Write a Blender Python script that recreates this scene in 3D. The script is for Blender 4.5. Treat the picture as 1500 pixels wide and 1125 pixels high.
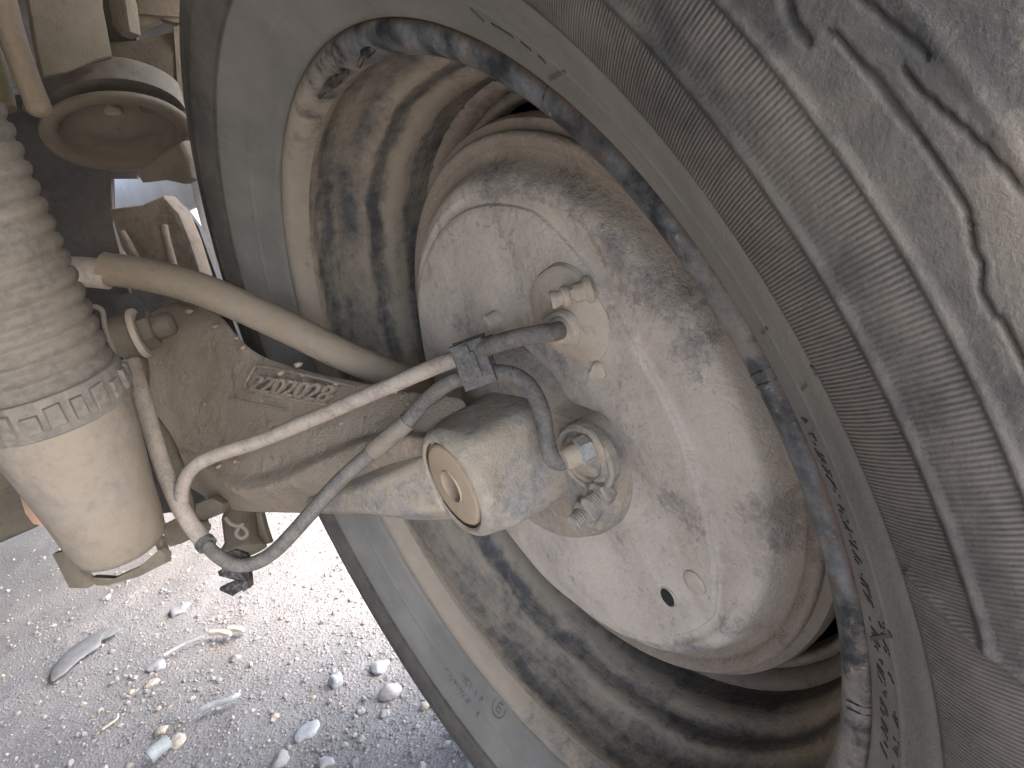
import bpy, bmesh, math, random
import numpy as np
from mathutils import Vector, Matrix, noise as mnoise
random.seed(7); rng = np.random.default_rng(7)
for o in list(bpy.data.objects): bpy.data.objects.remove(o)
S = bpy.context.scene; COL = S.collection

# ------------------------------------------------------------------ camera, sky, sun, exposure
# wheel frame: +x inboard along the axle, z up, origin at the inner rim flange centre, HUB above ground
HUB = np.array([0.0, 0.0, 0.345])
ROT = np.array([[-0.78693063, -0.40087998, 0.46907934],
                [0.54370716, -0.09104057, 0.83432257],
                [-0.29175796, 0.91159578, 0.28960393]])
CAMP = np.array([0.15959204, 0.34066166, 0.15271327])
FPX = 1128.0
cd = bpy.data.cameras.new('camera'); cam = bpy.data.objects.new('camera', cd); COL.objects.link(cam)
cd.sensor_width = 36; cd.lens = FPX / 1500 * 36; cd.clip_start = 0.01; cd.clip_end = 500
m4 = Matrix.Identity(4)
for i in range(3):
    for j in range(3): m4[i][j] = ROT[i][j]
    m4[i][3] = CAMP[i] + HUB[i]
cam.matrix_world = m4
S.camera = cam
W = bpy.data.worlds.new('World'); S.world = W; W.use_nodes = True
wn = W.node_tree.nodes; wl = W.node_tree.links
sky = wn.new('ShaderNodeTexSky'); sky.sky_type = 'NISHITA'; sky.sun_disc = False
SUN_EL, SUN_AZ = 44, 122          # degrees; azimuth of the sun seen from the wheel (world atan2)
sky.sun_elevation = math.radians(SUN_EL); sky.sun_rotation = math.radians(90 - SUN_AZ)
sky.air_density = 0.7; sky.dust_density = 3.5; sky.ozone_density = 1.0
wl.new(sky.outputs[0], wn['Background'].inputs[0]); wn['Background'].inputs[1].default_value = 0.13
sd = bpy.data.lights.new('sun', 'SUN'); sd.energy = 1.25; sd.angle = math.radians(100); sd.color = (1, .97, .925)
sun = bpy.data.objects.new('sun', sd); COL.objects.link(sun)
sv = Vector((math.cos(math.radians(SUN_AZ)) * math.cos(math.radians(SUN_EL)), math.sin(math.radians(SUN_AZ)) * math.cos(math.radians(SUN_EL)), math.sin(math.radians(SUN_EL))))
sun.rotation_euler = sv.to_track_quat('Z', 'Y').to_euler(); sun.location = sv * 20
S.view_settings.view_transform = 'Standard'; S.view_settings.look = 'None'; S.view_settings.gamma = 1
S.view_settings.exposure = 4.05
try: S.view_settings.use_curve_mapping = False
except Exception: pass
S.render.engine = 'CYCLES'
S.cycles.max_bounces = 7; S.cycles.diffuse_bounces = 5

# ------------------------------------------------------------------ survey helpers: sight a photo point to a place in the yard
def ray(u, v): return ROT @ np.array([(u - 750) / FPX, -(v - 562.5) / FPX, -1.0])
def at(u, v, t): return CAMP + ray(u, v) * t + HUB                      # t metres in front of the lens
def on_x(u, v, x):                                                     # on the plane x = const
    d = ray(u, v); return CAMP + d * ((x - CAMP[0]) / d[0]) + HUB
def on_ground(u, v, h=0.0):
    d = ray(u, v); return CAMP + d * ((h - HUB[2] - CAMP[2]) / d[2]) + HUB
def polar(u, v, x):
    p = on_x(u, v, x) - HUB; return math.hypot(p[1], p[2]), math.atan2(p[2], p[1])

# ------------------------------------------------------------------ materials
class NT:
    def __init__(s, name):
        s.m = bpy.data.materials.new(name); s.m.use_nodes = True
        s.t = s.m.node_tree; s.b = s.t.nodes['Principled BSDF']
    def n(s, ty, **k):
        nd = s.t.nodes.new('ShaderNode' + ty)
        for a, b in k.items(): setattr(nd, a, b)
        return nd
    def l(s, a, b): s.t.links.new(a, b)
    def inp(s, sock, v):
        if hasattr(v, 'links') or hasattr(v, 'is_linked'): s.l(v, sock)
        else: sock.default_value = v
    def math(s, op, a, b=0.0, c=0.0, clamp=False):
        nd = s.n('Math', operation=op, use_clamp=clamp)
        for i, v in enumerate((a, b, c)): s.inp(nd.inputs[i], v)
        return nd.outputs[0]
    def noise(s, vec, scale, detail=6, rough=.6, dist=0.0):
        nd = s.n('TexNoise'); s.l(vec, nd.inputs['Vector'])
        nd.inputs['Scale'].default_value = scale; nd.inputs['Detail'].default_value = detail
        nd.inputs['Roughness'].default_value = rough; nd.inputs['Distortion'].default_value = dist
        return nd.outputs[0]
    def vor(s, vec, scale, feat='F1'):
        nd = s.n('TexVoronoi', feature=feat); s.l(vec, nd.inputs['Vector']); nd.inputs['Scale'].default_value = scale
        return nd.outputs[0]
    def ramp(s, v, lo, hi, a=0.0, b=1.0):
        nd = s.n('MapRange', clamp=True); s.inp(nd.inputs[0], v)
        for i, x in enumerate((lo, hi, a, b)): nd.inputs[i + 1].default_value = x
        return nd.outputs[0]
    def mix(s, f, a, b):
        nd = s.n('Mix', data_type='RGBA'); s.inp(nd.inputs[0], f)
        for i, v in ((6, a), (7, b)):
            if isinstance(v, tuple): nd.inputs[i].default_value = (*v, 1)
            else: s.l(v, nd.inputs[i])
        return nd.outputs[2]
    def bump(s, h, dist, strength=1.0, prev=None):
        nd = s.n('Bump'); nd.inputs['Strength'].default_value = strength; nd.inputs['Distance'].default_value = dist
        s.l(h, nd.inputs['Height'])
        if prev: s.l(prev, nd.inputs['Normal'])
        return nd.outputs[0]
    def out(s, col, rough, nrm=None, metal=0.0, spec=.3):
        s.inp(s.b.inputs['Base Color'], col if not isinstance(col, tuple) else (*col, 1))
        s.inp(s.b.inputs['Roughness'], rough); s.inp(s.b.inputs['Metallic'], metal)
        s.b.inputs['Specular IOR Level'].default_value = spec
        if nrm: s.l(nrm, s.b.inputs['Normal'])
        return s.m

DUST = (.385, .33, .262)
def dusty(name, paint=(.035, .04, .045), dust=DUST, cover=.6, scale=22, soft=.12, rust=0.0, grain=.0012, lump=.0, pits=0.0, specks=.0, detail=9, drough=.66, stretch=None, streak=None):
    """painted or bare metal / rubber under a coat of dried dust; cover = how much of it the dust hides"""
    g = NT(name); co = g.n('TexCoord').outputs['Object']
    if stretch:
        mp = g.n('Mapping'); g.l(co, mp.inputs[0]); mp.inputs['Scale'].default_value = stretch; cs = mp.outputs[0]
    else: cs = co
    a = g.noise(cs, scale, detail, drough, .4); b = g.noise(co, scale * 7, 6, .7); c = g.noise(co, scale * .45, 3, .5)
    m = g.math('ADD', g.math('MULTIPLY', a, .62), g.math('MULTIPLY', b, .38))
    th = .5 + (0.5 - cover) * .42
    mask = g.ramp(m, th - soft, th + soft * .5)
    tint = g.mix(g.ramp(c, .35, .65), dust, tuple(x * y for x, y in zip(dust, (.8, .77, .74))))
    tint = g.mix(g.ramp(b, .3, .75, 0, .5), tint, tuple(min(1, x * y) for x, y in zip(dust, (1.12, 1.14, 1.18))))
    base = g.mix(g.ramp(b, .35, .7), paint, tuple(min(1, x * 2.0 + .006) for x in paint))
    if rust > 0:
        r = g.noise(co, scale * 1.6, 8, .7, .8)
        base = g.mix(g.ramp(r, .66 - rust * .3, .74 - rust * .3), base, (.105, .058, .036))
    colr = g.mix(mask, base, tint)
    if specks > 0:
        vv = g.vor(co, 260); sp = g.math('MULTIPLY', g.ramp(vv, .16, .10), g.ramp(g.noise(co, 60, 3), .62 - specks * .25, .66 - specks * .25))
        colr = g.mix(sp, colr, (.5, .42, .33))
    fine = g.noise(co, 900, 4, .7); mid = g.noise(co, 160, 5, .65)
    h = g.math('ADD', g.math('MULTIPLY', fine, .35), g.math('ADD', g.math('MULTIPLY', mid, .65), g.math('MULTIPLY', mask, .45)))
    nr = g.bump(h, grain, .8)
    if lump > 0: nr = g.bump(g.noise(co, scale * 2.2, 5, .6), lump, 1, nr)
    if pits > 0:
        p = g.vor(co, 520); p2 = g.vor(co, 170)
        hp = g.math('ADD', g.ramp(p, .0, .42), g.math('MULTIPLY', g.ramp(p2, 0, .2), g.ramp(g.noise(co, 50, 2), .5, .62, 0, 1.6)))
        nr = g.bump(hp, pits, .9, nr)
    return g.out(colr, g.ramp(mask, 0, 1, .55, .96), nr, 0, .25)

M_PLATE = dusty('dusty_backing_plate', (.12, .13, .135), (.45, .388, .315), .78, 26, .14, 0, .0011, .0016)
M_ARM = dusty('dusty_cast_arm', (.06, .06, .06), (.275, .228, .175), .93, 24, .18, 0, .0018, .002, .0005)
M_TUBE = dusty('dusty_spindle_tube', (.10, .115, .14), (.36, .31, .24), .60, 30, .16, .22, .0017, .0018)
M_BUSH = dusty('tan_bushing', (.10, .08, .06), (.385, .305, .215), .95, 24, .2, 0, .0006)
M_BAND = dusty('dusty_rim_barrel', (.028, .032, .038), (.33, .27, .205), .5, 30, .10, .22, .0012, 0, 0, .7, stretch=(2.6, .8, .8))
def flange_mat():
    """rolled rim lip: bare dark metal on the side next to the mechanic's hand, dust caked on the far and lower side"""
    g = NT('worn_rim_lip'); co = g.n('TexCoord').outputs['Object']; sp = g.n('SeparateXYZ'); g.l(co, sp.inputs[0]); Y = sp.outputs[1]
    a = g.noise(co, 17, 8, .65, .3); b = g.noise(co, 190, 6, .75); c = g.noise(co, 55, 7, .7); d = g.noise(co, 30, 5, .6)
    m = g.math('ADD', g.math('MULTIPLY', a, .5), g.math('ADD', g.math('MULTIPLY', c, .28), g.math('MULTIPLY', b, .22)))
    m = g.math('ADD', m, g.ramp(Y, .02, -.12, 0, .22))
    m = g.math('ADD', m, g.ramp(sp.outputs[2], .08, -.12, -.03, .05))
    mask = g.ramp(m, .50, .64, 0, .9)
    base = g.mix(g.ramp(c, .40, .62), (.020, .021, .022), (.14, .145, .147))
    base = g.mix(g.math('MULTIPLY', g.ramp(d, .60, .67), g.ramp(b, .42, .56)), base, (.095, .055, .034))
    base = g.mix(g.ramp(b, .62, .70, 0, .9), base, (.32, .29, .24))
    uv = g.n('UVMap'); uv.uv_map = 'UVMap'; su = g.n('SeparateXYZ'); g.l(uv.outputs[0], su.inputs[0])
    base = g.mix(g.math('MULTIPLY', g.ramp(su.outputs[1], .2138, .2158), g.ramp(c, .40, .52)), base, (.085, .055, .036))
    dust = g.mix(g.ramp(c, .35, .65), (.31, .26, .20), (.25, .21, .16))
    h = g.math('ADD', g.math('MULTIPLY', b, .7), g.math('MULTIPLY', mask, .5))
    return g.out(g.mix(mask, base, dust), g.ramp(mask, 0, 1, .54, .95), g.bump(h, .0010, .7), 0, .35)
M_LIP = flange_mat()
def barrel_mat():
    """rim barrel: wear runs round the rim in bands (dust lies on the flats, the corners are scoured dark)"""
    g = NT('banded_rim_barrel'); co = g.n('TexCoord').outputs['Object']; sp = g.n('SeparateXYZ'); g.l(co, sp.inputs[0]); X = g.math('ADD', sp.outputs[0], g.math('MULTIPLY', g.math('SUBTRACT', g.noise(co, 28, 6, .6), .5), .018))
    mp = g.n('Mapping'); g.l(co, mp.inputs[0]); mp.inputs['Scale'].default_value = (3.2, .55, .55)
    a = g.noise(mp.outputs[0], 24, 8, .68, .3); b = g.noise(co, 130, 6, .7); c = g.noise(co, 15, 7, .66, .4)
    xr = g.n('ValToRGB'); g.l(g.ramp(X, -.125, 0), xr.inputs[0]); e = xr.color_ramp.elements
    e[0].position = 0; e[0].color = (.55, 0, 0, 1); e[1].position = 1; e[1].color = (.8, 0, 0, 1)
    for x, k in ((-.100, .5), (-.088, .5), (-.082, .30), (-.071, .34), (-.067, .86), (-.058, .82), (-.054, .24), (-.047, .30), (-.044, .84), (-.0405, .7), (-.037, .42), (-.026, .55), (-.022, .26), (-.016, .28), (-.013, .80)):
        q = xr.color_ramp.elements.new((x + .125) / .125); q.color = (k, 0, 0, 1)
    k = g.n('SeparateColor'); g.l(xr.outputs[0], k.inputs[0])
    m = g.math('ADD', g.math('MULTIPLY', a, .45), g.math('ADD', g.math('MULTIPLY', c, .35), g.math('MULTIPLY', b, .22)))
    m = g.math('ADD', m, g.math('MULTIPLY', g.math('SUBTRACT', k.outputs[0], .5), .19))
    mask = g.ramp(m, .42, .575)
    base = g.mix(g.ramp(b, .3, .7), (.055, .054, .052), (.105, .103, .098))
    base = g.mix(g.ramp(c, .56, .68, 0, .8), base, (.15, .075, .045))
    dust = g.mix(g.ramp(c, .35, .65), (.265, .225, .172), (.215, .183, .142))
    h = g.math('ADD', g.math('MULTIPLY', b, .6), g.math('MULTIPLY', mask, .6))
    return g.out(g.mix(mask, base, dust), g.ramp(mask, 0, 1, .5, .95), g.bump(h, .0012, .8), 0, .3)
M_BAND2 = barrel_mat()
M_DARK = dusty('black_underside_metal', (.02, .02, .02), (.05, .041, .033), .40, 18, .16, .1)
M_FRAME = dusty('dusty_chassis_steel', (.045, .045, .045), (.14, .118, .088), .82, 16, .16, .12, .0016, .001)
M_HOSE = dusty('dusty_black_hose', (.022, .025, .03), (.37, .315, .26), .74, 95, .26, 0, .0006)
M_HOSEB = dusty('wiped_black_hose', (.026, .028, .030), (.24, .215, .185), .40, 95, .26, 0, .0006)
M_CLIP = dusty('black_plastic_clip', (.02, .024, .028), (.20, .18, .16), .34, 80, .24, 0, .0005)
M_SHOCK = dusty('dusty_shock_body', (.10, .097, .092), (.225, .19, .148), .68, 18, .22, 0, .0011, .001)
M_CABLE = dusty('tan_dusty_sheath', (.08, .075, .07), (.27, .222, .165), .86, 26, .2, 0, .0009, .0006)
M_BROWN = dusty('dark_brown_bracket', (.03, .027, .024), (.15, .12, .09), .7, 22, .2, .1, .0014, .001)
M_BOOT = dusty('rubber_bellows', (.045, .045, .046), (.175, .155, .128), .62, 30, .2, 0, .0011, .0008)
M_RUBBER = dusty('grey_rubber', (.03, .031, .029), (.12, .104, .08), .55, 20, .2, 0, .0008)
M_BRASS = dusty('dusty_fitting', (.12, .11, .10), (.40, .335, .26), .85, 50, .2, 0, .0006)
M_BLUE = dusty('blue_marked_fitting', (.03, .17, .25), (.40, .345, .29), .62, 55, .10, 0, .0006)
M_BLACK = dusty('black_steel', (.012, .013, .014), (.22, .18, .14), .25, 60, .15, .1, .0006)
M_ORANGE = dusty('faded_orange_band', (.55, .22, .12), (.52, .36, .27), .55, 60, .2, 0, .0005)
M_OLIVE = dusty('olive_yellow_paint', (.10, .085, .03), (.15, .125, .075), .5, 25, .2, 0, .0008)
M_WHITE = dusty('pale_blue_paint', (.34, .35, .37), (.30, .295, .285), .95, 14, .2, 0, .0005)
M_HOLE = dusty('hole_shade', (.01, .01, .01), (.03, .026, .02), .2, 40)  # near-black discs stand in for the shade inside holes
M_DRUM = dusty('brown_brake_drum', (.06, .05, .045), (.26, .215, .17), .72, 24, .16, .12, .001)

def tyre_mat():
    g = NT('dusty_tyre_rubber'); co = g.n('TexCoord').outputs['Object']
    uv = g.n('UVMap'); uv.uv_map = 'UVMap'; sp = g.n('SeparateXYZ'); g.l(uv.outputs[0], sp.inputs[0])
    U, V = sp.outputs[0], sp.outputs[1]            # U = angle in turns, V = ring coordinate (metres of radius)
    at2 = g.n('Attribute', attribute_name='ribs'); rb = g.n('SeparateColor'); g.l(at2.outputs['Color'], rb.inputs[0])
    fine_b, wide_b, clean = rb.outputs[0], rb.outputs[1], rb.outputs[2]
    def saw(N): return g.math('ADD', g.math('MULTIPLY', g.math('SINE', g.math('MULTIPLY', U, N * 2 * math.pi)), .5), .5)
    worn = g.noise(co, 26, 6, .65); wn2 = g.ramp(worn, .34, .52, .6, 1)
    hat = g.math('ADD', g.math('MULTIPLY', saw(1700), fine_b), g.math('MULTIPLY', saw(1350), wide_b))
    hatw = g.math('MULTIPLY', hat, wn2)
    a = g.noise(co, 13, 8, .62, .5); b = g.noise(co, 120, 6, .7); c = g.noise(co, 42, 7, .7, .4)
    mk = g.math('ADD', g.math('ADD', g.math('MULTIPLY', a, .5), g.math('MULTIPLY', c, .32)), g.math('MULTIPLY', b, .2))
    mask = g.math('MULTIPLY', g.ramp(mk, .43, .60), g.ramp(V, .284, .297, 1, .5))  # dust cut towards the shoulder to paint in its shade
    rubber = g.mix(g.ramp(b, .3, .7), (.027, .027, .026), (.050, .047, .043))
    dcol = g.mix(g.ramp(c, .35, .65), (.080, .073, .063), (.114, .101, .083))
    colr = g.mix(g.math('MULTIPLY', mask, .85), rubber, dcol)
    # dried dust lies in the valleys between the ribs, the crests are rubbed bare
    anyr = g.math('ADD', fine_b, wide_b, clamp=True)
    colr = g.mix(g.math('MULTIPLY', g.math('MULTIPLY', hatw, anyr), .42), colr, (.235, .205, .17))
    # the smooth bead band carries an even grey film
    colr = g.mix(g.math('MULTIPLY', clean, g.ramp(c, .2, .7, .85, .6)), colr, g.mix(g.ramp(a, .4, .6), (.180, .174, .157), (.225, .214, .189)))
    clump = g.ramp(g.noise(co, 14, 8, .72, .3), .49, .60)
    shoulder = g.ramp(V, .289, .308)
    colr = g.mix(g.math('MULTIPLY', g.math('MULTIPLY', clump, shoulder), .6), colr, (.215, .178, .137))
    nr = g.bump(hatw, .0004, .5)
    nr = g.bump(g.math('ADD', g.math('MULTIPLY', g.noise(co, 700, 4, .7), .5), g.math('ADD', g.math('MULTIPLY', c, 1.3), g.math('MULTIPLY', b, .8))), .0008, .8, nr)
    return g.out(colr, .82, nr, 0, .3)
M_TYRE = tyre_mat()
M_LETTER = dusty('worn_raised_lettering', (.05, .048, .045), (.12, .11, .095), .4, 80, .2, 0, .0003)

def plate_mat():
    """dusty plate: bluish bare patches follow the bend near its rim, tan stain lies on the rolled edge"""
    g = NT('dusty_backing_plate_face'); co = g.n('TexCoord').outputs['Object']
    uv = g.n('UVMap'); uv.uv_map = 'UVMap'; sp = g.n('SeparateXYZ'); g.l(uv.outputs[0], sp.inputs[0]); V = sp.outputs[1]
    a = g.noise(co, 20, 5, .55); b = g.noise(co, 240, 6, .75); c = g.noise(co, 75, 6, .65); d = g.noise(co, 7, 3, .5)
    m = g.math('ADD', g.math('ADD', g.math('MULTIPLY', a, .42), g.math('MULTIPLY', c, .30)), g.math('MULTIPLY', b, .28))
    bend = g.math('MULTIPLY', g.ramp(V, .112, .130), g.ramp(V, .146, .138))
    m2 = g.math('SUBTRACT', m, g.math('MULTIPLY', bend, g.ramp(d, .40, .58, .01, .068)))
    mask = g.ramp(m2, .318, .45)
    dust = g.mix(g.ramp(a, .36, .6), (.415, .364, .305), (.525, .466, .395))
    dust = g.mix(g.ramp(g.noise(co, 34, 6, .7, .8), .55, .68, 0, .7), dust, (.56, .485, .405))
    edge = g.ramp(V, .1375, .147)
    dust = g.mix(g.math('MULTIPLY', edge, .9), dust, (.235, .19, .145))
    base = g.mix(g.ramp(b, .3, .7), (.13, .142, .148), (.22, .228, .232))
    crack = g.ramp(g.vor(co, 38, 'DISTANCE_TO_EDGE'), .0, .008, 1, 0)
    colr = g.mix(mask, base, dust)
    colr = g.mix(g.math('MULTIPLY', g.math('MULTIPLY', crack, g.ramp(c, .5, .62)), .5), colr, (.2, .16, .13))
    f2 = g.noise(co, 420, 5, .75)
    colr = g.mix(g.ramp(f2, .56, .72, 0, .4), colr, (.29, .245, .20))
    colr = g.mix(g.ramp(f2, .44, .30, 0, .5), colr, (.60, .53, .45))
    colr = g.mix(g.math('MULTIPLY', g.ramp(c, .50, .64, 0, .5), g.ramp(a, .62, .45)), colr, (.30, .262, .222))
    h = g.math('ADD', g.math('MULTIPLY', f2, .7), g.math('ADD', g.math('MULTIPLY', c, 1.2), g.math('MULTIPLY', mask, .7)))
    nr = g.bump(h, .0017, .9)
    nr = g.bump(g.noise(co, 34, 4, .5), .006, .6, nr)
    return g.out(colr, .93, nr, 0, .2)
M_PLATEF = plate_mat()

def ground_mat():
    g = NT('dusty_gravel_ground'); co = g.n('TexCoord').outputs['Object']
    a = g.noise(co, 2.2, 8, .6); b = g.noise(co, 40, 6, .7); c = g.vor(co, 210); d = g.noise(co, 9, 8, .65, .4); e = g.noise(co, 320, 4, .7)
    col = g.mix(g.ramp(d, .35, .65), (.150, .144, .138), (.196, .188, .18))
    col = g.mix(g.ramp(a, .4, .65), col, (.165, .149, .134))
    col = g.mix(g.ramp(b, .55, .7, 0, .45), col, (.115, .111, .107))
    col = g.mix(g.ramp(e, .58, .72, 0, .7), col, (.29, .28, .268))
    col = g.mix(g.ramp(e, .40, .30, 0, .7), col, (.07, .067, .064))
    h = g.math('ADD', g.math('MULTIPLY', b, .9), g.math('ADD', g.math('MULTIPLY', e, .45), g.math('MULTIPLY', g.ramp(c, 0, .5, 1, 0), .35)))
    nr = g.bump(h, .0045, .8)
    return g.out(col, .95, nr, 0, .15)
M_GROUND = ground_mat()
def stone_mat(name, ca, cb):
    g = NT(name); co = g.n('TexCoord').outputs['Object']; rn = g.n('ObjectInfo').outputs['Random']
    a = g.noise(co, 60, 6, .65); b = g.noise(co, 500, 4, .7)
    col = g.mix(g.ramp(a, .35, .65), ca, cb); col = g.mix(g.ramp(b, .5, .7, 0, .5), col, tuple(x * .6 for x in ca))
    hsv = g.n('HueSaturation'); g.l(col, hsv.inputs['Color']); g.l(g.ramp(rn, 0, 1, .8, 1.25), hsv.inputs['Value'])
    return g.out(hsv.outputs[0], .9, g.bump(g.math('ADD', a, g.math('MULTIPLY', b, .4)), .002, .7), 0, .2)
M_STONE = stone_mat('grey_pebble', (.175, .171, .168), (.235, .227, .217))
M_STONEB = stone_mat('bluish_pebble', (.155, .158, .162), (.21, .21, .21))
M_STONET = stone_mat('tan_pebble', (.20, .168, .134), (.25, .222, .19))
M_WOOD = stone_mat('pale_wood', (.34, .285, .215), (.42, .365, .29))
M_GREYP = stone_mat('grey_plastic', (.155, .167, .165), (.21, .222, .218))
M_GLASSY = stone_mat('cloudy_plastic', (.128, .128, .126), (.165, .164, .16))
def gravel_mat():
    g = NT('mixed_gravel'); at_ = g.n('Attribute', attribute_name='tone'); co = g.n('TexCoord').outputs['Object']
    sp = g.n('SeparateColor'); g.l(at_.outputs['Color'], sp.inputs[0])
    col = g.mix(sp.outputs[0], (.135, .131, .127), (.192, .185, .178)); col = g.mix(g.ramp(sp.outputs[1], .75, .95, 0, .7), col, (.32, .25, .19))
    return g.out(col, .92, g.bump(g.noise(co, 500, 4), .001, .6), 0, .2)
M_GRAVEL = gravel_mat()

# ------------------------------------------------------------------ mesh helpers
def tag(o, label=None, cat=None, group=None, kind=None):
    for k, v in (('label', label), ('category', cat), ('group', group), ('kind', kind)):
        if v: o[k] = v
    return o
def thing(name, loc, label, cat, group=None):
    o = bpy.data.objects.new(name, None); o.empty_display_size = .03; COL.objects.link(o); o.location = [float(x) for x in loc]
    return tag(o, label, cat, group)
def wloc(o):
    p = Vector(o.location); q = o.parent
    while q: p = p + Vector(q.location); q = q.parent
    return p
def link(name, V, F, mat, parent=None, smooth=35, fixn=True):
    V = np.asarray(V, float); c = (V.min(0) + V.max(0)) / 2
    me = bpy.data.meshes.new(name); me.from_pydata((V - c).tolist(), [], [tuple(int(i) for i in f) for f in F]); me.update()
    if fixn:
        bm = bmesh.new(); bm.from_mesh(me); bmesh.ops.recalc_face_normals(bm, faces=bm.faces); bm.to_mesh(me); bm.free()
    if smooth is not None:
        me.polygons.foreach_set('use_smooth', [True] * len(me.polygons))
        if smooth < 179: me.set_sharp_from_angle(angle=math.radians(smooth))
    if mat: me.materials.append(mat)
    o = bpy.data.objects.new(name, me); COL.objects.link(o)
    if parent is not None: o.parent = parent; o.location = Vector(c) - wloc(parent)
    else: o.location = Vector(c)
    return o
class MB:
    def __init__(s): s.V = []; s.F = []
    def add(s, V, F):
        b = len(s.V); s.V += [tuple(map(float, v)) for v in V]; s.F += [tuple(i + b for i in f) for f in F]; return s
    def build(s, name, mat, parent=None, smooth=35): return link(name, s.V, s.F, mat, parent, smooth)
def unit(v): v = np.asarray(v, float); return v / max(1e-12, np.linalg.norm(v))
def spline(P, n=8):
    P = [np.asarray(p, float) for p in P]; out = []
    Q = [2 * P[0] - P[1]] + P + [2 * P[-1] - P[-2]]
    for i in range(1, len(Q) - 2):
        for k in range(n):
            t = k / n; a, b, c, d = Q[i - 1], Q[i], Q[i + 1], Q[i + 2]
            out.append(.5 * ((2 * b) + (c - a) * t + (2 * a - 5 * b + 4 * c - d) * t * t + (3 * b - a - 3 * c + d) * t ** 3))
    out.append(P[-1]); return out
def tube(P, r, seg=14, cap=True):
    P = [np.asarray(p, float) for p in P]; n = len(P); R = r if hasattr(r, '__len__') else [r] * n
    T = [unit(P[min(i + 1, n - 1)] - P[max(i - 1, 0)]) for i in range(n)]
    a = unit(np.cross(T[0], [0.3, .2, 1])); V = []; F = []
    for i in range(n):
        a = unit(a - T[i] * (a @ T[i])); b = np.cross(T[i], a)
        for k in range(seg):
            w = 2 * math.pi * k / seg; V.append(P[i] + R[i] * (math.cos(w) * a + math.sin(w) * b))
    for i in range(n - 1):
        for k in range(seg): F.append((i * seg + k, i * seg + (k + 1) % seg, (i + 1) * seg + (k + 1) % seg, (i + 1) * seg + k))
    if cap: F.append(tuple(range(seg))); F.append(tuple((n - 1) * seg + k for k in range(seg)))
    return V, F
def lathe(prof, c, ax, seg=40, closed=False):
    """prof = [(radius, distance along ax)]"""
    c = np.asarray(c, float); ax = unit(ax); a = unit(np.cross(ax, [.31, .2, .93] if abs(ax[2]) < .9 else [1, 0, 0])); b = np.cross(ax, a)
    V = []; F = []
    for r, h in prof:
        for k in range(seg):
            w = 2 * math.pi * k / seg; V.append(c + ax * h + r * (math.cos(w) * a + math.sin(w) * b))
    for i in range(len(prof) - 1):
        for k in range(seg): F.append((i * seg + k, i * seg + (k + 1) % seg, (i + 1) * seg + (k + 1) % seg, (i + 1) * seg + k))
    if not closed:
        F.append(tuple(range(seg))); F.append(tuple((len(prof) - 1) * seg + k for k in range(seg)))
    return V, F
def hexa(c, ax, r, h): 
    V, F = lathe([(r * .93, 0), (r, h * .08), (r, h * .85), (r * .86, h)], c, ax, 6); return V, F
def prism(poly, off, bev=0.0):
    """closed outline (3-D points) pushed by vector off; bev rounds the far rim"""
    P = [np.asarray(p, float) for p in poly]; off = np.asarray(off, float); n = len(P); c = sum(P) / n
    lay = [P]
    if bev > 0:
        u = unit(off); L = np.linalg.norm(off)
        for s, k in ((0, L - bev), (.3, L - bev * .3), (1, L)): lay.append([p + u * k + unit(c - p) * bev * s for p in P])
    else: lay.append([p + off for p in P])
    V = [v for q in lay for v in q]; F = [tuple(range(n)), tuple((len(lay) - 1) * n + k for k in range(n))]
    for i in range(len(lay) - 1):
        for k in range(n): F.append((i * n + k, i * n + (k + 1) % n, (i + 1) * n + (k + 1) % n, (i + 1) * n + k))
    return V, F
def box3(c, ax, ay, az, sx, sy, sz, bev=.0):
    c = np.asarray(c, float); ax, ay, az = map(unit, (ax, ay, az))
    q = [c - az * sz / 2 + ax * sx / 2 * i + ay * sy / 2 * j for i, j in ((-1, -1), (1, -1), (1, 1), (-1, 1))]
    return prism(q, az * sz, bev)
def subsurf(o, lv=2):
    md = o.modifiers.new('smooth', 'SUBSURF'); md.levels = lv; md.render_levels = lv; return o
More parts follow.
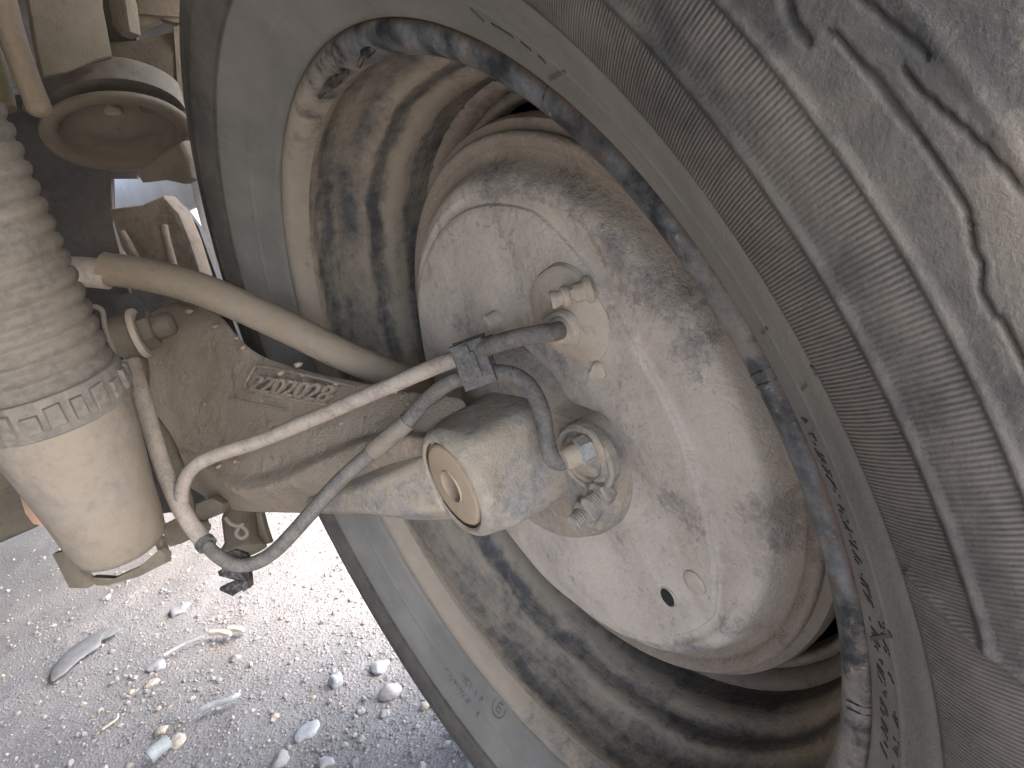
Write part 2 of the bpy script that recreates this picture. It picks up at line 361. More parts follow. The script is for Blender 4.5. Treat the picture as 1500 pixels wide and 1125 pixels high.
def revolve(name, prof, seg, mat, parent, a0=0.0, a1=2 * math.pi, fn=None, attr=None, smooth=40, angles=None):
    """surface of revolution about the axle; prof = [(r, x)]; UV = (turns, radius); fn(theta, r, x, i) moves points"""
    prof = np.asarray(prof, float); n = len(prof); th = np.linspace(a0, a1, seg, endpoint=False) if angles is None else np.asarray(angles); seg = len(th)
    R = np.repeat(prof[:, 0][:, None], seg, 1); X = np.repeat(prof[:, 1][:, None], seg, 1); T = np.repeat(th[None], n, 0)
    if fn: R, X = fn(T, R, X)
    V = np.stack([X, R * np.cos(T), R * np.sin(T)], -1).reshape(-1, 3) + HUB
    i, k = np.meshgrid(np.arange(n - 1), np.arange(seg), indexing='ij'); k2 = (k + 1) % seg
    F = np.stack([i * seg + k, i * seg + k2, (i + 1) * seg + k2, (i + 1) * seg + k], -1).reshape(-1, 4)
    me = bpy.data.meshes.new(name); c = HUB
    me.from_pydata((V - c).tolist(), [], F.tolist()); me.update()
    uv = me.uv_layers.new(name='UVMap'); kk = np.stack([k, k + 1, k + 1, k], -1).reshape(-1); ii = np.stack([i, i, i + 1, i + 1], -1).reshape(-1)
    tu = np.append(th, th[0] + 2 * math.pi) / (2 * math.pi)
    uv.data.foreach_set('uv', np.stack([tu[kk], prof[ii, 0]], -1).astype(np.float32).ravel())
    if attr is not None:
        ca = me.color_attributes.new('ribs', 'FLOAT_COLOR', 'POINT'); col = attr(T, R, X).reshape(-1, 3)
        ca.data.foreach_set('color', np.concatenate([col, np.ones((len(col), 1))], 1).astype(np.float32).ravel())
    me.polygons.foreach_set('use_smooth', [True] * len(me.polygons))
    if smooth: me.set_sharp_from_angle(angle=math.radians(smooth))
    me.materials.append(mat)
    o = bpy.data.objects.new(name, me); COL.objects.link(o)
    if parent is not None: o.parent = parent; o.location = Vector(c) - wloc(parent)
    else: o.location = Vector(c)
    return o
def cubic(P, n):
    return np.array(spline([np.array(p) for p in P], n))
CX = np.array([1.0, 0, 0])
CR, CU, CB = ROT[:, 0], ROT[:, 1], ROT[:, 2]        # photo right / up / toward the lens, in world axes

# ------------------------------------------------------------------ ground
def ground_h(x, y):
    v = Vector((x, y, 0))
    d = math.hypot(x - .1, y + .7); f = 1 / (1 + (d / 5) ** 2)
    h = .010 * mnoise.noise(v * 2.1) + .0045 * mnoise.noise(v * 9) * f + .0026 * mnoise.noise(v * 31) * f + .0014 * mnoise.noise(v * 80) * f
    return h - .004 + (.12 * mnoise.noise(v * .06) if d > 8 else 0)
N = 340; s = np.linspace(-1, 1, N); g1 = np.sinh(s * 6.6) / math.sinh(6.6) * 160
gx = g1 + .1; gy = g1 - 1.0
V = [(gx[i], gy[j], ground_h(gx[i], gy[j])) for i in range(N) for j in range(N)]
F = [(i * N + j, (i + 1) * N + j, (i + 1) * N + j + 1, i * N + j + 1) for i in range(N - 1) for j in range(N - 1)]
gr = link('ground', V, F, M_GROUND, None, 180, False); tag(gr, 'dusty grey gravel ground under and beyond the vehicle', kind='structure')

# ------------------------------------------------------------------ wheel
wheel = thing('wheel', HUB, 'large dusty steel wheel with black tyre filling the right of the frame', 'wheel')
# tyre profile: bead -> sidewall bulge -> shoulder -> tread -> outer side
tp = cubic([(.2165, -.004), (.2172, .0035), (.224, .0085), (.238, .018), (.248, .0245), (.262, .0292), (.276, .0298), (.290, .0262), (.305, .0190), (.320, .0095), (.334, -.001), (.345, -.011), (.3545, -.022), (.360, -.032)], 22).tolist()
tp += [(.3620, -.04), (.3630, -.07), (.3630, -.09), (.3600, -.12), (.350, -.140), (.325, -.160), (.28, -.172), (.24, -.160), (.2165, -.140)]
tp = np.array(tp)
TT = tp[:287]
def sidewall_x(r): return float(np.interp(r, TT[:, 0], TT[:, 1]))
def band(x, c, w): return np.exp(-((x - c) / w) ** 2)
def sm(x, a, b): t = np.clip((x - a) / (b - a), 0, 1); return t * t * (3 - 2 * t)
L0, L1, L2 = .2505, .2688, .2848
D_A = polar(1328, 834, .027); D_B = polar(1500, 977, .028)     # the slanted edge of the lower label panel
def diag_side(T, R):
    y = R * np.cos(T); z = R * np.sin(T); a = np.array([D_A[0] * math.cos(D_A[1]), D_A[0] * math.sin(D_A[1])]); b = np.array([D_B[0] * math.cos(D_B[1]), D_B[0] * math.sin(D_B[1])])
    d = (b - a) / np.linalg.norm(b - a); return (y - a[0]) * (-d[1]) + (z - a[1]) * d[0], (y - a[0]) * d[0] + (z - a[1]) * d[1]
def on_sidewall(u, v):
    ts = np.linspace(.06, .8, 3000); Q = CAMP[None] + ray(u, v)[None] * ts[:, None]
    rr = np.hypot(Q[:, 1], Q[:, 2]); g_ = Q[:, 0] - np.interp(rr, TT[:, 0], TT[:, 1]); ok = (rr > .2172) & (rr < .36)
    i = np.argmax(ok & (g_ < 0)); return float(rr[i]), float(math.atan2(Q[i, 2], Q[i, 1]))
GROOVES = []                                                   # wear lines and block edges of the shoulder: (pixel path, half width, depth)
def path_ra(pts, x):
    return [on_sidewall(u, v) for u, v in pts]
for pts, x, w, d in [([(1152, -20), (1160, 18), (1172, 45), (1186, 60)], .024, .0019, .003),
                     ([(1216, 44), (1234, 56), (1252, 76), (1282, 112), (1304, 140), (1330, 175), (1352, 205)], .022, .0010, .0028),
                     ([(1352, 205), (1382, 247), (1405, 278), (1422, 320), (1428, 355), (1440, 385), (1438, 420), (1450, 450), (1475, 475), (1490, 505), (1520, 560)], .021, .0009, .0028),
                     ([(1262, -6), (1300, 28), (1335, 55), (1362, 80)], .016, .0011, .003),
                     ([(1326, 98), (1360, 140), (1400, 175), (1440, 212), (1484, 258), (1520, 300)], .015, .0010, .003),
                     ([(1205, 170), (1222, 190)], .024, .0011, .001)]:
    ra = path_ra(pts, x); P2 = np.array([(r * math.cos(a), r * math.sin(a)) for r, a in ra])
    P2 = np.array(spline([np.array(p) for p in P2], 6)); GROOVES.append((P2, w * .40, d * .6))
def tyre_fn(T, R, X):
    X = X.copy(); R = R.copy()
    side = (X > -.012)
    ds, dl = diag_side(T, R)
    ds = ds if diag_side(np.array([[-.9]]), np.array([[.26]]))[0][0, 0] > 0 else -ds
    up = np.where((dl > -.03) & (dl < .09), 1 - sm(ds, -.0005, .0005), 1.0)
    ridge = .0011 * band(R, L1, .0011) * up + .0010 * band(R, L2, .0009) + .0008 * sm(R, L0 - .0006, L0 + .0006)
    ridge += .0012 * band(ds, 0, .0013) * (dl > 0) * (dl < .07) * (R > L0)
    ridge += .0006 * band(R, .3045, .0012) + .0005 * band(R, .2325, .0009)
    X = X + ridge * side
    y = R * np.cos(T); z = R * np.sin(T)
    for P2, w, d in GROOVES:
        lo = P2.min(0) - .012; hi = P2.max(0) + .012
        msk = (y > lo[0]) & (y < hi[0]) & (z > lo[1]) & (z < hi[1]) & side
        if not msk.any(): continue
        q = np.stack([y[msk], z[msk]], -1); dm = np.full(len(q), 9.0)
        for a, b in zip(P2[:-1], P2[1:]):
            ab = b - a; tt = np.clip(((q - a) @ ab) / (ab @ ab + 1e-12), 0, 1); dm = np.minimum(dm, np.linalg.norm(q - a - tt[:, None] * ab, axis=1))
        X[msk] -= d * np.exp(-(dm / w) ** 4)
    # shoulder lugs round the tread edge
    tw = (T * 34 / (2 * np.pi)) % 1.0
    lug = sm(np.abs(tw - .5), .36, .43)
    sh = sm(R, .333, .341)
    tread = (X < .004) & (X > -.145) & (R > .333)
    R = R - lug * sh * .006 * tread
    return R, X
def tyre_attr(T, R, X):
    ds, dl = diag_side(T, R); ds = ds if diag_side(np.array([[-.9]]), np.array([[.26]]))[0][0, 0] > 0 else -ds
    low = ((dl > -.02) & (ds > 0) & (dl < .09)).astype(float)
    w1 = sm(R, L0, L0 + .0012) * (1 - sm(R, L1 - .0022, L1 - .001)); w2 = sm(R, L1 + .001, L1 + .0022) * (1 - sm(R, L2 - .0014, L2 - .0006))
    ang = np.degrees(T) % 360
    hat = (X > .005)
    fine = np.where(low > 0, 0, w1) * hat; wide = np.where(low > 0, sm(R, L0, L0 + .0012) * (1 - sm(R, L2 + .03, L2 + .04)), w2 * (.55 + .45 * sm(R, L2 - .010, L2 - .004))) * hat
    clean = (1 - sm(R, L0 - .0015, L0)) * (X > -.01)
    return np.stack([fine, wide, clean], -1)
# dense where the photo looks, the rest of the turn is the same mesh
TANG = np.radians(np.concatenate([np.arange(-48, 82, .16), np.arange(82, 312, 1.0)]))
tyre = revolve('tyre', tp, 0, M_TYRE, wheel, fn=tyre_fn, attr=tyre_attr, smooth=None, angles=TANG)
def sw(r, a, lift=0.0): return np.array([sidewall_x(r) + lift, r * math.cos(a), r * math.sin(a)]) + HUB
def stroke(mb, pts, w, h):
    """raised stroke lying on the sidewall, pts = [(r, angle)]"""
    for (r0, a0), (r1, a1) in zip(pts[:-1], pts[1:]):
        d = np.array([r1 - r0, (a1 - a0) * r0]); L = np.linalg.norm(d); nn = np.array([-d[1], d[0]]) / max(L, 1e-9) * w / 2
        q = [(r0 + nn[0], a0 + nn[1] / r0), (r1 + nn[0], a1 + nn[1] / r1), (r1 - nn[0], a1 - nn[1] / r1), (r0 - nn[0], a0 - nn[1] / r0)]
        mb.add([sw(r, a, -.0008) for r, a in q] + [sw(r, a, h) for r, a in q], [(0, 1, 2, 3), (4, 5, 6, 7), (0, 1, 5, 4), (1, 2, 6, 5), (2, 3, 7, 6), (3, 0, 4, 7)])
# worn, no longer legible raised lettering round the bead
mb = MB()
def scrawl(a0, a1, r0, hgt, gapp=.16):
    a = a0; sgn = 1 if a1 > a0 else -1
    while (a - a1) * sgn < 0:
        w = random.uniform(.0017, .0026) / r0 * sgn
        if random.random() > gapp:
            for _ in range(random.choice((2, 3, 3, 4))):
                p = [(r0 + hgt * random.choice((0, .5, 1)), a + w * random.choice((0, .5, 1))), (r0 + hgt * random.choice((0, .5, 1)), a + w * random.choice((0, .5, 1)))]
                if abs(p[0][0] - p[1][0]) + abs(p[0][1] - p[1][1]) > 1e-4: stroke(mb, p, .00045, .0004)
        a += w * 1.35
r_, aA = on_sidewall(1182, 590); _, aB = on_sidewall(1262, 870); _, aC = on_sidewall(1287, 900); _, aD = on_sidewall(1304, 1120)
scrawl(aA, aB, .2225, .0046); scrawl(aB, aD, .2225, .0034, .25); scrawl(aC, aD, .2285, .0024, .35)
tag(mb.build('sidewall_lettering', M_LETTER, tyre, None), kind='stuff')
mb = MB()
r0, a0 = on_sidewall(732, 1036)
circ = [(r0 + .0062 * math.sin(w), a0 + .0062 * math.cos(w) / r0) for w in np.linspace(0, 2 * math.pi, 25)]
stroke(mb, circ, .0006, .0006)
for k in (-.0028, 0, .0028): stroke(mb, [(r0 + k, a0 - .0018 / r0), (r0 + k, a0 + .002 / r0)], .0007, .0006)
stroke(mb, [(r0 - .003, a0 - .0018 / r0), (r0 + .003, a0 - .0018 / r0)], .0007, .0006)
scrawl(on_sidewall(672, 950)[1], on_sidewall(712, 1020)[1], .2335, .004, .3)
scrawl(on_sidewall(690, 970)[1], on_sidewall(720, 1008)[1], .2255, .004, .3)
tag(mb.build('approval_mark', M_LETTER, tyre, None), kind='stuff')
for q in ([(1175, 570), (1198, 545)], [(1198, 545), (1188, 536)], [(1276, 935), (1306, 930)], [(1306, 930), (1294, 912)], [(1117, 487), (1124, 480)], [(806, 116), (828, 104)], [(690, 12), (709, 31)], [(722, 36), (752, 54)], [(764, 62), (778, 73)], [(790, 82), (800, 92)]):
    mb = MB(); stroke(mb, [on_sidewall(*p) for p in q], .0010, .0004); mb.build('mould_mark', M_LETTER, tyre, None)
mb = MB()                                                      # leaf-shaped raised mark, bottom right
leaf = [(1424, 1072), (1440, 1076), (1462, 1100), (1472, 1128), (1450, 1125), (1432, 1104), (1424, 1072)]
stroke(mb, [on_sidewall(*p) for p in leaf], .0014, .0008)
mb.build('raised_emblem', M_RUBBER, tyre, None)
# rim: rolled flange, bead seat, hump, drop well
flp = cubic([(.2160, -.006), (.2167, .0002), (.2150, .0028), (.2115, .0036), (.2072, .0022), (.2036, -.002), (.2012, -.008)], 6)
flange = revolve('rim_flange', flp, 360, M_LIP, wheel)
bar = cubic([(.2012, -.008), (.2014, -.011), (.2030, -.016), (.2032, -.024), (.2018, -.034), (.1975, -.040), (.1935, -.0435), (.1922, -.048), (.1912, -.055), (.1862, -.061), (.1842, -.068), (.1838, -.080), (.1832, -.092), (.1850, -.104), (.1930, -.112), (.200, -.120), (.204, -.135), (.214, -.141)], 5)
barrel = revolve('rim_barrel', bar, 360, M_BAND2, wheel)
# weld bead and disc with hand holes
def weld_fn(T, R, X):
    j = (.0006 * np.sin(T * 57) + .0006 * np.sin(T * 91 + 1.3) + .0005 * np.sin(T * 173)) * (.35 + .65 * (np.sin(T - .3) > 0))
    return R + j, X + j * .8
revolve('weld_bead', cubic([(.1840, -.083), (.1795, -.086), (.1765, -.0915), (.1768, -.097), (.184, -.100)], 4), 420, M_DRUM, wheel, fn=weld_fn)
dp = cubic([(.1812, -.088), (.1770, -.098), (.1700, -.102), (.158, -.104), (.140, -.108), (.125, -.118), (.112, -.126), (.09, -.126), (.05, -.126)], 4)
disc = revolve('wheel_disc', dp, 240, M_DRUM, wheel)
me = disc.data; bm = bmesh.new(); bm.from_mesh(me)             # five hand holes
kill = []
holes = [math.radians(a) for a in (94, -45, 164, -116, 25)]
for f in bm.faces:
    c = f.calc_center_median(); r = math.hypot(c.y, c.z); a = math.atan2(c.z, c.y)
    for h in holes:
        d = (a - h + math.pi) % (2 * math.pi) - math.pi
        if (d * .155 / .030) ** 2 + ((r - .158) / .0165) ** 2 < 1: kill.append(f); break
bmesh.ops.delete(bm, geom=kill, context='FACES'); bm.to_mesh(me); bm.free()
sdm = disc.modifiers.new('thickness', 'SOLIDIFY'); sdm.thickness = .004; sdm.offset = -1
# raised ring pressed into the disc
revolve('disc_ring', cubic([(.1765, -.094), (.1735, -.0915), (.1705, -.0925), (.169, -.100)], 4), 240, M_DRUM, wheel)
# added dark backing on the outer side blocks daylight behind the hand holes
revolve('hole_backing', [(.205, -.136), (.20, -.150), (.15, -.158), (.08, -.162), (.002, -.162)], 96, M_BLACK, wheel)
# brake drum behind the backing plate turns with the wheel
drum = revolve('brake_drum', [(.150, -.064), (.1560, -.0645), (.1630, -.0665), (.1642, -.070), (.1642, -.075), (.1615, -.078), (.1555, -.080), (.1540, -.086), (.1535, -.118), (.148, -.1235), (.06, -.1245)], 240, M_DRUM, wheel)
# two short clip marks on the flange
def fl_pt(a, k): 
    r = np.interp(k, [0, .5, 1], [.2050, .2105, .2160]); x = np.interp(k, [0, .5, 1], [.0022, .0042, .0016]); return np.array([x + .0004, r * math.cos(a), r * math.sin(a)]) + HUB
for u, v in ((1132, 540), (1142, 557), (1262, 1035), (1268, 1050), (803, 122)):
    _, a = polar(u, v, .003)
    w = MB(); w.add(*tube([fl_pt(a, .35), fl_pt(a + .002, .7), fl_pt(a + .003, 1.0)], .0004, 6)); w.build('scored_mark', M_BLACK, wheel)
# caked dirt sliver in the upper rim
for pts in ([(468, 142), (480, 128), (495, 116), (508, 106)], [(526, 96), (535, 78), (552, 64), (575, 53)]):
    P = []
    for u, v in pts:
        x = -.012
        d = ray(u, v)
        best = min(np.linspace(-.035, .0, 60), key=lambda xx: abs(polar(u, v, xx)[0] - .2020)); P.append(on_x(u, v, best))
    w = MB(); w.add(*tube(spline(P, 5), [.0012] * 5 + [.0024] * 6 + [.0012] * 5, 7)); w.build('dirt_crust', M_BLACK, barrel)

# ------------------------------------------------------------------ brake backing plate
XP = -.045
brake = thing('brake_backing_plate', HUB + np.array([XP, 0, 0]), 'round dusty brake backing plate in front of the drum, inside the rim', 'brake plate')
pp = cubic([(.030, -.0435), (.060, -.0430), (.090, -.0430), (.104, -.0430), (.1068, -.0436), (.1090, -.0455), (.1125, -.0462), (.126, -.0463), (.134, -.0472), (.1395, -.0505), (.1425, -.0555), (.1455, -.0605), (.1490, -.0618), (.1520, -.0600), (.1560, -.0588), (.1582, -.0608), (.1578, -.064), (.154, -.066)], 6)
def plate_fn(T, R, X):
    dent = .0016 * np.sin(T * 3 + .6) * sm(R, .05, .10) * (1 - sm(R, .12, .14)) + .0008 * np.sin(T * 7 + R * 90) * (1 - sm(R, .12, .14))
    # the raised field is not round: its edge swings out above and below
    dth = np.abs((T - math.radians(14) + math.pi) % (2 * math.pi) - math.pi); d = .042 * (1 - np.cos(np.minimum(dth, 1.05))); d = np.minimum(d, .019)
    k = .1075; R = np.where(R <= .085, R, np.where(R <= k, .085 + (R - .085) * (k + d - .085) / (k - .085), np.where(R < .134, k + d + (R - k) * (.134 - k - d) / (.134 - k), R)))
    return R, X + dent
plate = revolve('plate', pp, 320, M_PLATEF, brake, fn=plate_fn, smooth=None)
def px(u, v, x): return on_x(u, v, x)
def blob_outline(pts, n=5): return spline([np.asarray(p) for p in pts] + [np.asarray(pts[0])], n)[:-1]
# pressed boss of the wheel cylinder
o = [px(u, v, -.0465) for u, v in ((796, 398), (820, 382), (846, 386), (872, 408), (896, 440), (908, 475), (900, 515), (872, 528), (842, 518), (812, 500), (792, 460), (786, 425))]
w = MB(); w.add(*prism(blob_outline(o), CX * .0062, .0042)); w.build('cylinder_boss', M_PLATE, brake)
# bleed screw: hex neck, collar, rubber cap with a hole
bs = unit(at(814, 438, .335) - px(862, 424, -.040))
b0 = px(862, 424, -.041)
BQ = .62
def bl(p): return [(r * BQ * 1.06, h * BQ * .92) for r, h in p]
w = MB(); w.add(*lathe(bl([(.0095, -.002), (.0095, .0015), (.0066, .004), (.0064, .012)]), b0, bs, 24)); neck = w.build('bleed_screw', M_BRASS, brake)
w = MB(); w.add(*hexa(b0 + bs * .0078 * BQ, bs, .0062 * BQ, .008 * BQ)); w.build('hex_collar', M_BRASS, neck)
w = MB(); w.add(*lathe(bl([(.0040, .014), (.0062, .0150), (.0074, .018), (.0070, .0205), (.0050, .0218), (.0052, .024), (.0062, .0265), (.0064, .0290), (.0054, .0302), (.0028, .0302), (.0024, .0245)]), b0, bs, 28)); w.build('dust_cap', M_BRASS, neck)
w = MB(); w.add(*lathe(bl([(.0026, .0292), (.0026, .0300)]), b0, bs, 14)); w.build('cap_hole', M_HOLE, neck)  # dark disc painting in the shade down the cap hole
# hose banjo of the wheel cylinder
h0 = px(836, 482, -.041); ha = unit(at(806, 486, .350) - h0)
w = MB(); w.add(*lathe([(.0082, 0), (.0080, .003), (.0066, .0055), (.0062, .010), (.0052, .0112), (.0050, .016)], h0, ha, 26)); w.build('hose_fitting', M_BRASS, brake)
o = [px(u, v, -.040) for u, v in ((800, 464), (822, 452), (842, 462), (850, 488), (838, 508), (812, 496))]
w = MB(); w.add(*prism(blob_outline(o), CX * .004, .002)); w.build('fitting_pad', M_PLATE, brake)
# bolts through the plate
for u, v, r, h in ((732, 466, .0046, .009),):
    c = px(u, v, -.045); w = MB(); w.add(*lathe([(.0072, 0), (.0070, .0014), (.0052, .002), (.0048, .0045), (.0046, h), (.0034, h + .0012)], c, CX, 22)); w.build('bolt', M_PLATE, brake)
for u, v, r, h in ((884, 536, .0046, .0050), (878, 549, .0052, .0030)):
    c = px(u, v, -.046); w = MB(); w.add(*lathe([(r, 0), (r, h * .7), (r * .8, h), (r * .3, h * 1.05)], c, unit(CX + np.array([0, .25, -.2])), 18)); w.build('bolt', M_PLATE, brake)
# inspection slot (dark disc for its shaded inside) and the round rubber plug beside it
from mathutils.bvhtree import BVHTree
_bv = BVHTree.FromPolygons([q.co[:] for q in plate.data.vertices], [tuple(f.vertices) for f in plate.data.polygons])
def plate_x(u, v):
    h, n_, i_, d_ = _bv.ray_cast(Vector(CAMP), Vector(ray(u, v)).normalized()); return h.x
def disc_outline(u, v, x, rr, n=20, sy=1.0):
    c = px(u, v, x); return [c + np.array([0, math.cos(k * 2 * math.pi / n) * rr, math.sin(k * 2 * math.pi / n) * rr * sy]) for k in range(n)]
w = MB(); w.add(*prism(disc_outline(979, 874, plate_x(979, 874) - .0008, .0044, 20, 1.25), CX * .0012, .0003)); w.build('slot', M_HOLE, brake)
V, F = lathe([(.0062, -.001), (.0060, .0004), (.0056, .0007), (.0052, .0003)], px(979, 874, plate_x(979, 874) - .0002), CX, 24, True); w = MB(); w.add(V, F); w.build('slot_rim', M_PLATE, brake)
c = px(1018, 853, plate_x(1018, 853))
w = MB(); w.add(*lathe([(.0068, -.001), (.0068, .0008), (.0060, .0014), (.0030, .0016), (.001, .0016)], c, CX, 26)); w.build('rubber_plug', M_PLATE, brake)
# shallow pressings
for pts, h in (([(690, 320), (716, 312), (728, 318), (726, 332), (700, 338)], .0007), ([(872, 852), (900, 842), (925, 860), (910, 882), (880, 876)], -.0)):
    if h <= 0: continue
    w = MB(); w.add(*prism(blob_outline([px(u, v, -.0465) for u, v in pts]), CX * (h + .0022), .002)); w.build('pressing', M_PLATEF, brake)

# ------------------------------------------------------------------ trailing arm with spindle housing
arm = thing('suspension_arm', at(480, 640, .5), 'dusty cast suspension arm with raised number and round bushing end', 'suspension arm')
cols = [  # (top, lip, bottom) pixels and a base distance
    ((150, 520), (212, 640), (228, 690), .60), ((205, 455), (262, 668), (275, 716), .585), ((262, 425), (306, 694), (312, 740), .57), ((318, 438), (334, 722), (338, 752), .552),
    ((350, 492), (372, 722), (378, 754), .537), ((384, 517), (415, 706), (424, 756), .523), ((430, 532), (450, 688), (474, 759), .506), ((486, 547), (490, 668), (520, 761), .487),
    ((545, 560), (540, 644), (568, 760), .462), ((600, 570), (590, 638), (604, 758), .440), ((650, 577), (632, 642), (640, 760), .424), ((700, 578), (672, 650), (672, 764), .415)]
def lerp2(a, b, k): return (a[0] + (b[0] - a[0]) * k, a[1] + (b[1] - a[1]) * k)
V = []; NR = 11
for tpx, lpx, bpx, t in cols:
    row = [at(*tpx, t + .012), at(*lerp2(tpx, lpx, .04), t + .004), at(*lerp2(tpx, lpx, .30), t + .000), at(*lerp2(tpx, lpx, .60), t - .003), at(*lerp2(tpx, lpx, .84), t - .004), at(*lerp2(tpx, lpx, .90), t - .0055), at(*lerp2(tpx, lpx, .97), t - .017), at(*lerp2(lpx, bpx, .10), t - .018), at(*lerp2(lpx, bpx, .92), t + .012), at(*bpx, t + .022), at(*lerp2(tpx, bpx, .5), t + .050)]
    V += row
F = []
nc = len(cols)
for i in range(nc - 1):
    for k in range(NR): F.append((i * NR + k, i * NR + (k + 1) % NR, (i + 1) * NR + (k + 1) % NR, (i + 1) * NR + k))
F.append(tuple(range(NR))); F.append(tuple((nc - 1) * NR + k for k in range(NR)))
ab = link('arm_body', V, F, M_ARM, arm, 180); subsurf(ab, 3)
def web(u, v):
    """distance of the arm's flat web at this sight line"""
    us = [c[0][0] for c in cols]; ts = [c[3] for c in cols]; t = float(np.interp(u, us, ts)); return t - .002
def wat(u, v, off=0): return at(u, v, web(u, v) + off)
# spindle housing along the axle and the bushing in its end
hs = cubic([(.0245, .0195), (.0265, .0205), (.0290, .0190), (.0308, .0150), (.0312, .006), (.0315, -.01), (.0325, -.03), (.036, -.046)], 5)
def hous_fn(T, R, X):
    p_ = 5.0; q = (np.abs(np.cos(T)) ** p_ + np.abs(np.sin(T)) ** p_) ** (-1 / p_)
    k = sm(-X, -.017, -.004) * (1 - sm(-X, .036, .046)); return R * (1 + k * (.91 * q - 1)), X
hous = revolve('spindle_housing', hs, 160, M_TUBE, arm, fn=hous_fn)
revolve('bushing_sleeve', cubic([(.0246, .0185), (.0252, .0165), (.0238, .015), (.0236, .005)], 3), 64, M_BUSH, arm)
revolve('bushing', cubic([(.0232, .010), (.0232, .0170), (.0224, .0192), (.020, .0200), (.012, .0202), (.0092, .0200), (.0088, .0185), (.0086, -.010), (.0005, -.0105)], 4), 64, M_BUSH, arm)
# gusset cone blending housing and arm below
w = MB(); w.add(*tube(spline([at(455, 738, .510), at(530, 724, .478), at(596, 712, .452), at(668, 690, .436)], 6), np.linspace(.005, .0300, 19), 6)); gz = w.build('gusset', M_TUBE, arm, 40); bv = gz.modifiers.new('rounded', 'BEVEL'); bv.width = .0035; bv.segments = 3; bv.limit_method = 'ANGLE'
# spindle flange bolted to the plate
o = [px(u, v, -.0465) for u, v in ((700, 492), (742, 488), (780, 506), (815, 545), (842, 580), (868, 592), (900, 606), (922, 645), (932, 692), (932, 730), (918, 758), (890, 772), (850, 770), (800, 745), (745, 690), (712, 600), (700, 540))]
w = MB(); w.add(*prism(blob_outline(o, 4), CX * .0175, .008)); w.build('spindle_flange', M_TUBE, arm)
cc = px(862, 668, -.0292)
V, F = lathe([(r * .84, h) for r, h in [(.0215, -.002), (.0215, .0025), (.0198, .0042), (.0180, .0036), (.0172, .0022), (.0160, .0030), (.0146, .0044), (.0130, .0040), (.0122, .0026), (.0110, .0034), (.0060, .0036)]], cc, unit(CX + np.array([0, .12, 0])), 40)
w = MB(); w.add(V, F); w.build('stepped_washer', M_TUBE, arm)
# flange nuts with studs
for u, v, r in ((866, 744, .0066), (888, 716, .0060)):
    c = px(u, v, -.0302); ax = unit(CX + np.array([0, .1, -.1])); w = MB(); w.add(*hexa(c, ax, r * 1.25, .007)); nt = w.build('flange_nut', M_TUBE, arm)
    w = MB()
    prof = [(r * .7, .006)]
    for k in range(5): prof += [(r * .72, .0072 + k * .0016), (r * .60, .0080 + k * .0016)]
    w.add(*lathe(prof, c, ax, 18)); w.build('stud', M_TUBE, nt)
# raised casting number in its framed pad, and the scribed line below
def text_mesh(txt, size, ext):
    cu = bpy.data.curves.new('t', 'FONT'); cu.body = txt; cu.size = size; cu.extrude = ext; cu.bevel_depth = size * .02
    ob = bpy.data.objects.new('t', cu); COL.objects.link(ob); dg = bpy.context.evaluated_depsgraph_get(); dg.update()
    me = bpy.data.meshes.new_from_object(ob.evaluated_get(dg)); V = np.array([v.co[:] for v in me.vertices]); F = [tuple(p.vertices) for p in me.polygons]
    bpy.data.objects.remove(ob); bpy.data.meshes.remove(me); bpy.data.curves.remove(cu); return V, F
def place_text(txt, p0, p1, p2, name, mat, parent, ext=.0012):
    V, F = text_mesh(txt, 1.0, .0); lo = V.min(0); hi = V.max(0)
    V2 = []; V, F = text_mesh(txt, 1.0, .5)
    ex = (p1 - p0); ey = (p2 - p0); nz = unit(np.cross(ex, ey))
    if nz @ CB < 0: nz = -nz
    for v in V: V2.append(p0 + ex * ((v[0] - lo[0]) / (hi[0] - lo[0])) + ey * ((v[1] - lo[1]) / (hi[1] - lo[1])) + nz * (v[2] * 2 * ext))
    return link(name, V2, F, mat, parent, 35)
place_text('2202028', wat(364, 572, -.0028), wat(480, 590, -.0028), wat(378, 549, -.0028), 'casting_number', M_ARM, arm, .0021)
for pts, r in (([(357, 566), (380, 575), (430, 584), (480, 592)], .0016), ([(374, 535), (410, 541), (450, 550), (520, 566)], .0011), ([(357, 566), (374, 535)], .0011), ([(335, 582), (380, 592), (420, 600)], .0008)):
    w = MB(); w.add(*tube(spline([wat(u, v, -.0008) for u, v in pts], 4), r, 8)); w.build('cast_ridge', M_ARM, arm)
# clods of mud stuck to the arm
for u, v, r in ((437, 534, .0030), (412, 546, .0028), (407, 556, .0018), (443, 550, .0014), (492, 562, .0026), (356, 509, .0022), (500, 620, .0018), (344, 676, .0018), (350, 676, .0012), (320, 683, .0022), (598, 590, .0016), (580, 575, .0016), (247, 470, .0028), (277, 455, .0032), (315, 478, .002), (347, 495, .002), (670, 610, .0014), (300, 592, .0012), (640, 616, .0012)):
    bmx = bmesh.new(); bmesh.ops.create_icosphere(bmx, subdivisions=2, radius=r)
    for q in bmx.verts: q.co *= random.uniform(.8, 1.15)
    VV = np.array([q.co[:] for q in bmx.verts]) * np.array([1, 1, .7]) + wat(u, v, -.0005); FF = [tuple(x.index for x in f.verts) for f in bmx.faces]; bmx.free()
    link('mud_clod', VV, FF, M_BUSH, arm, 60)

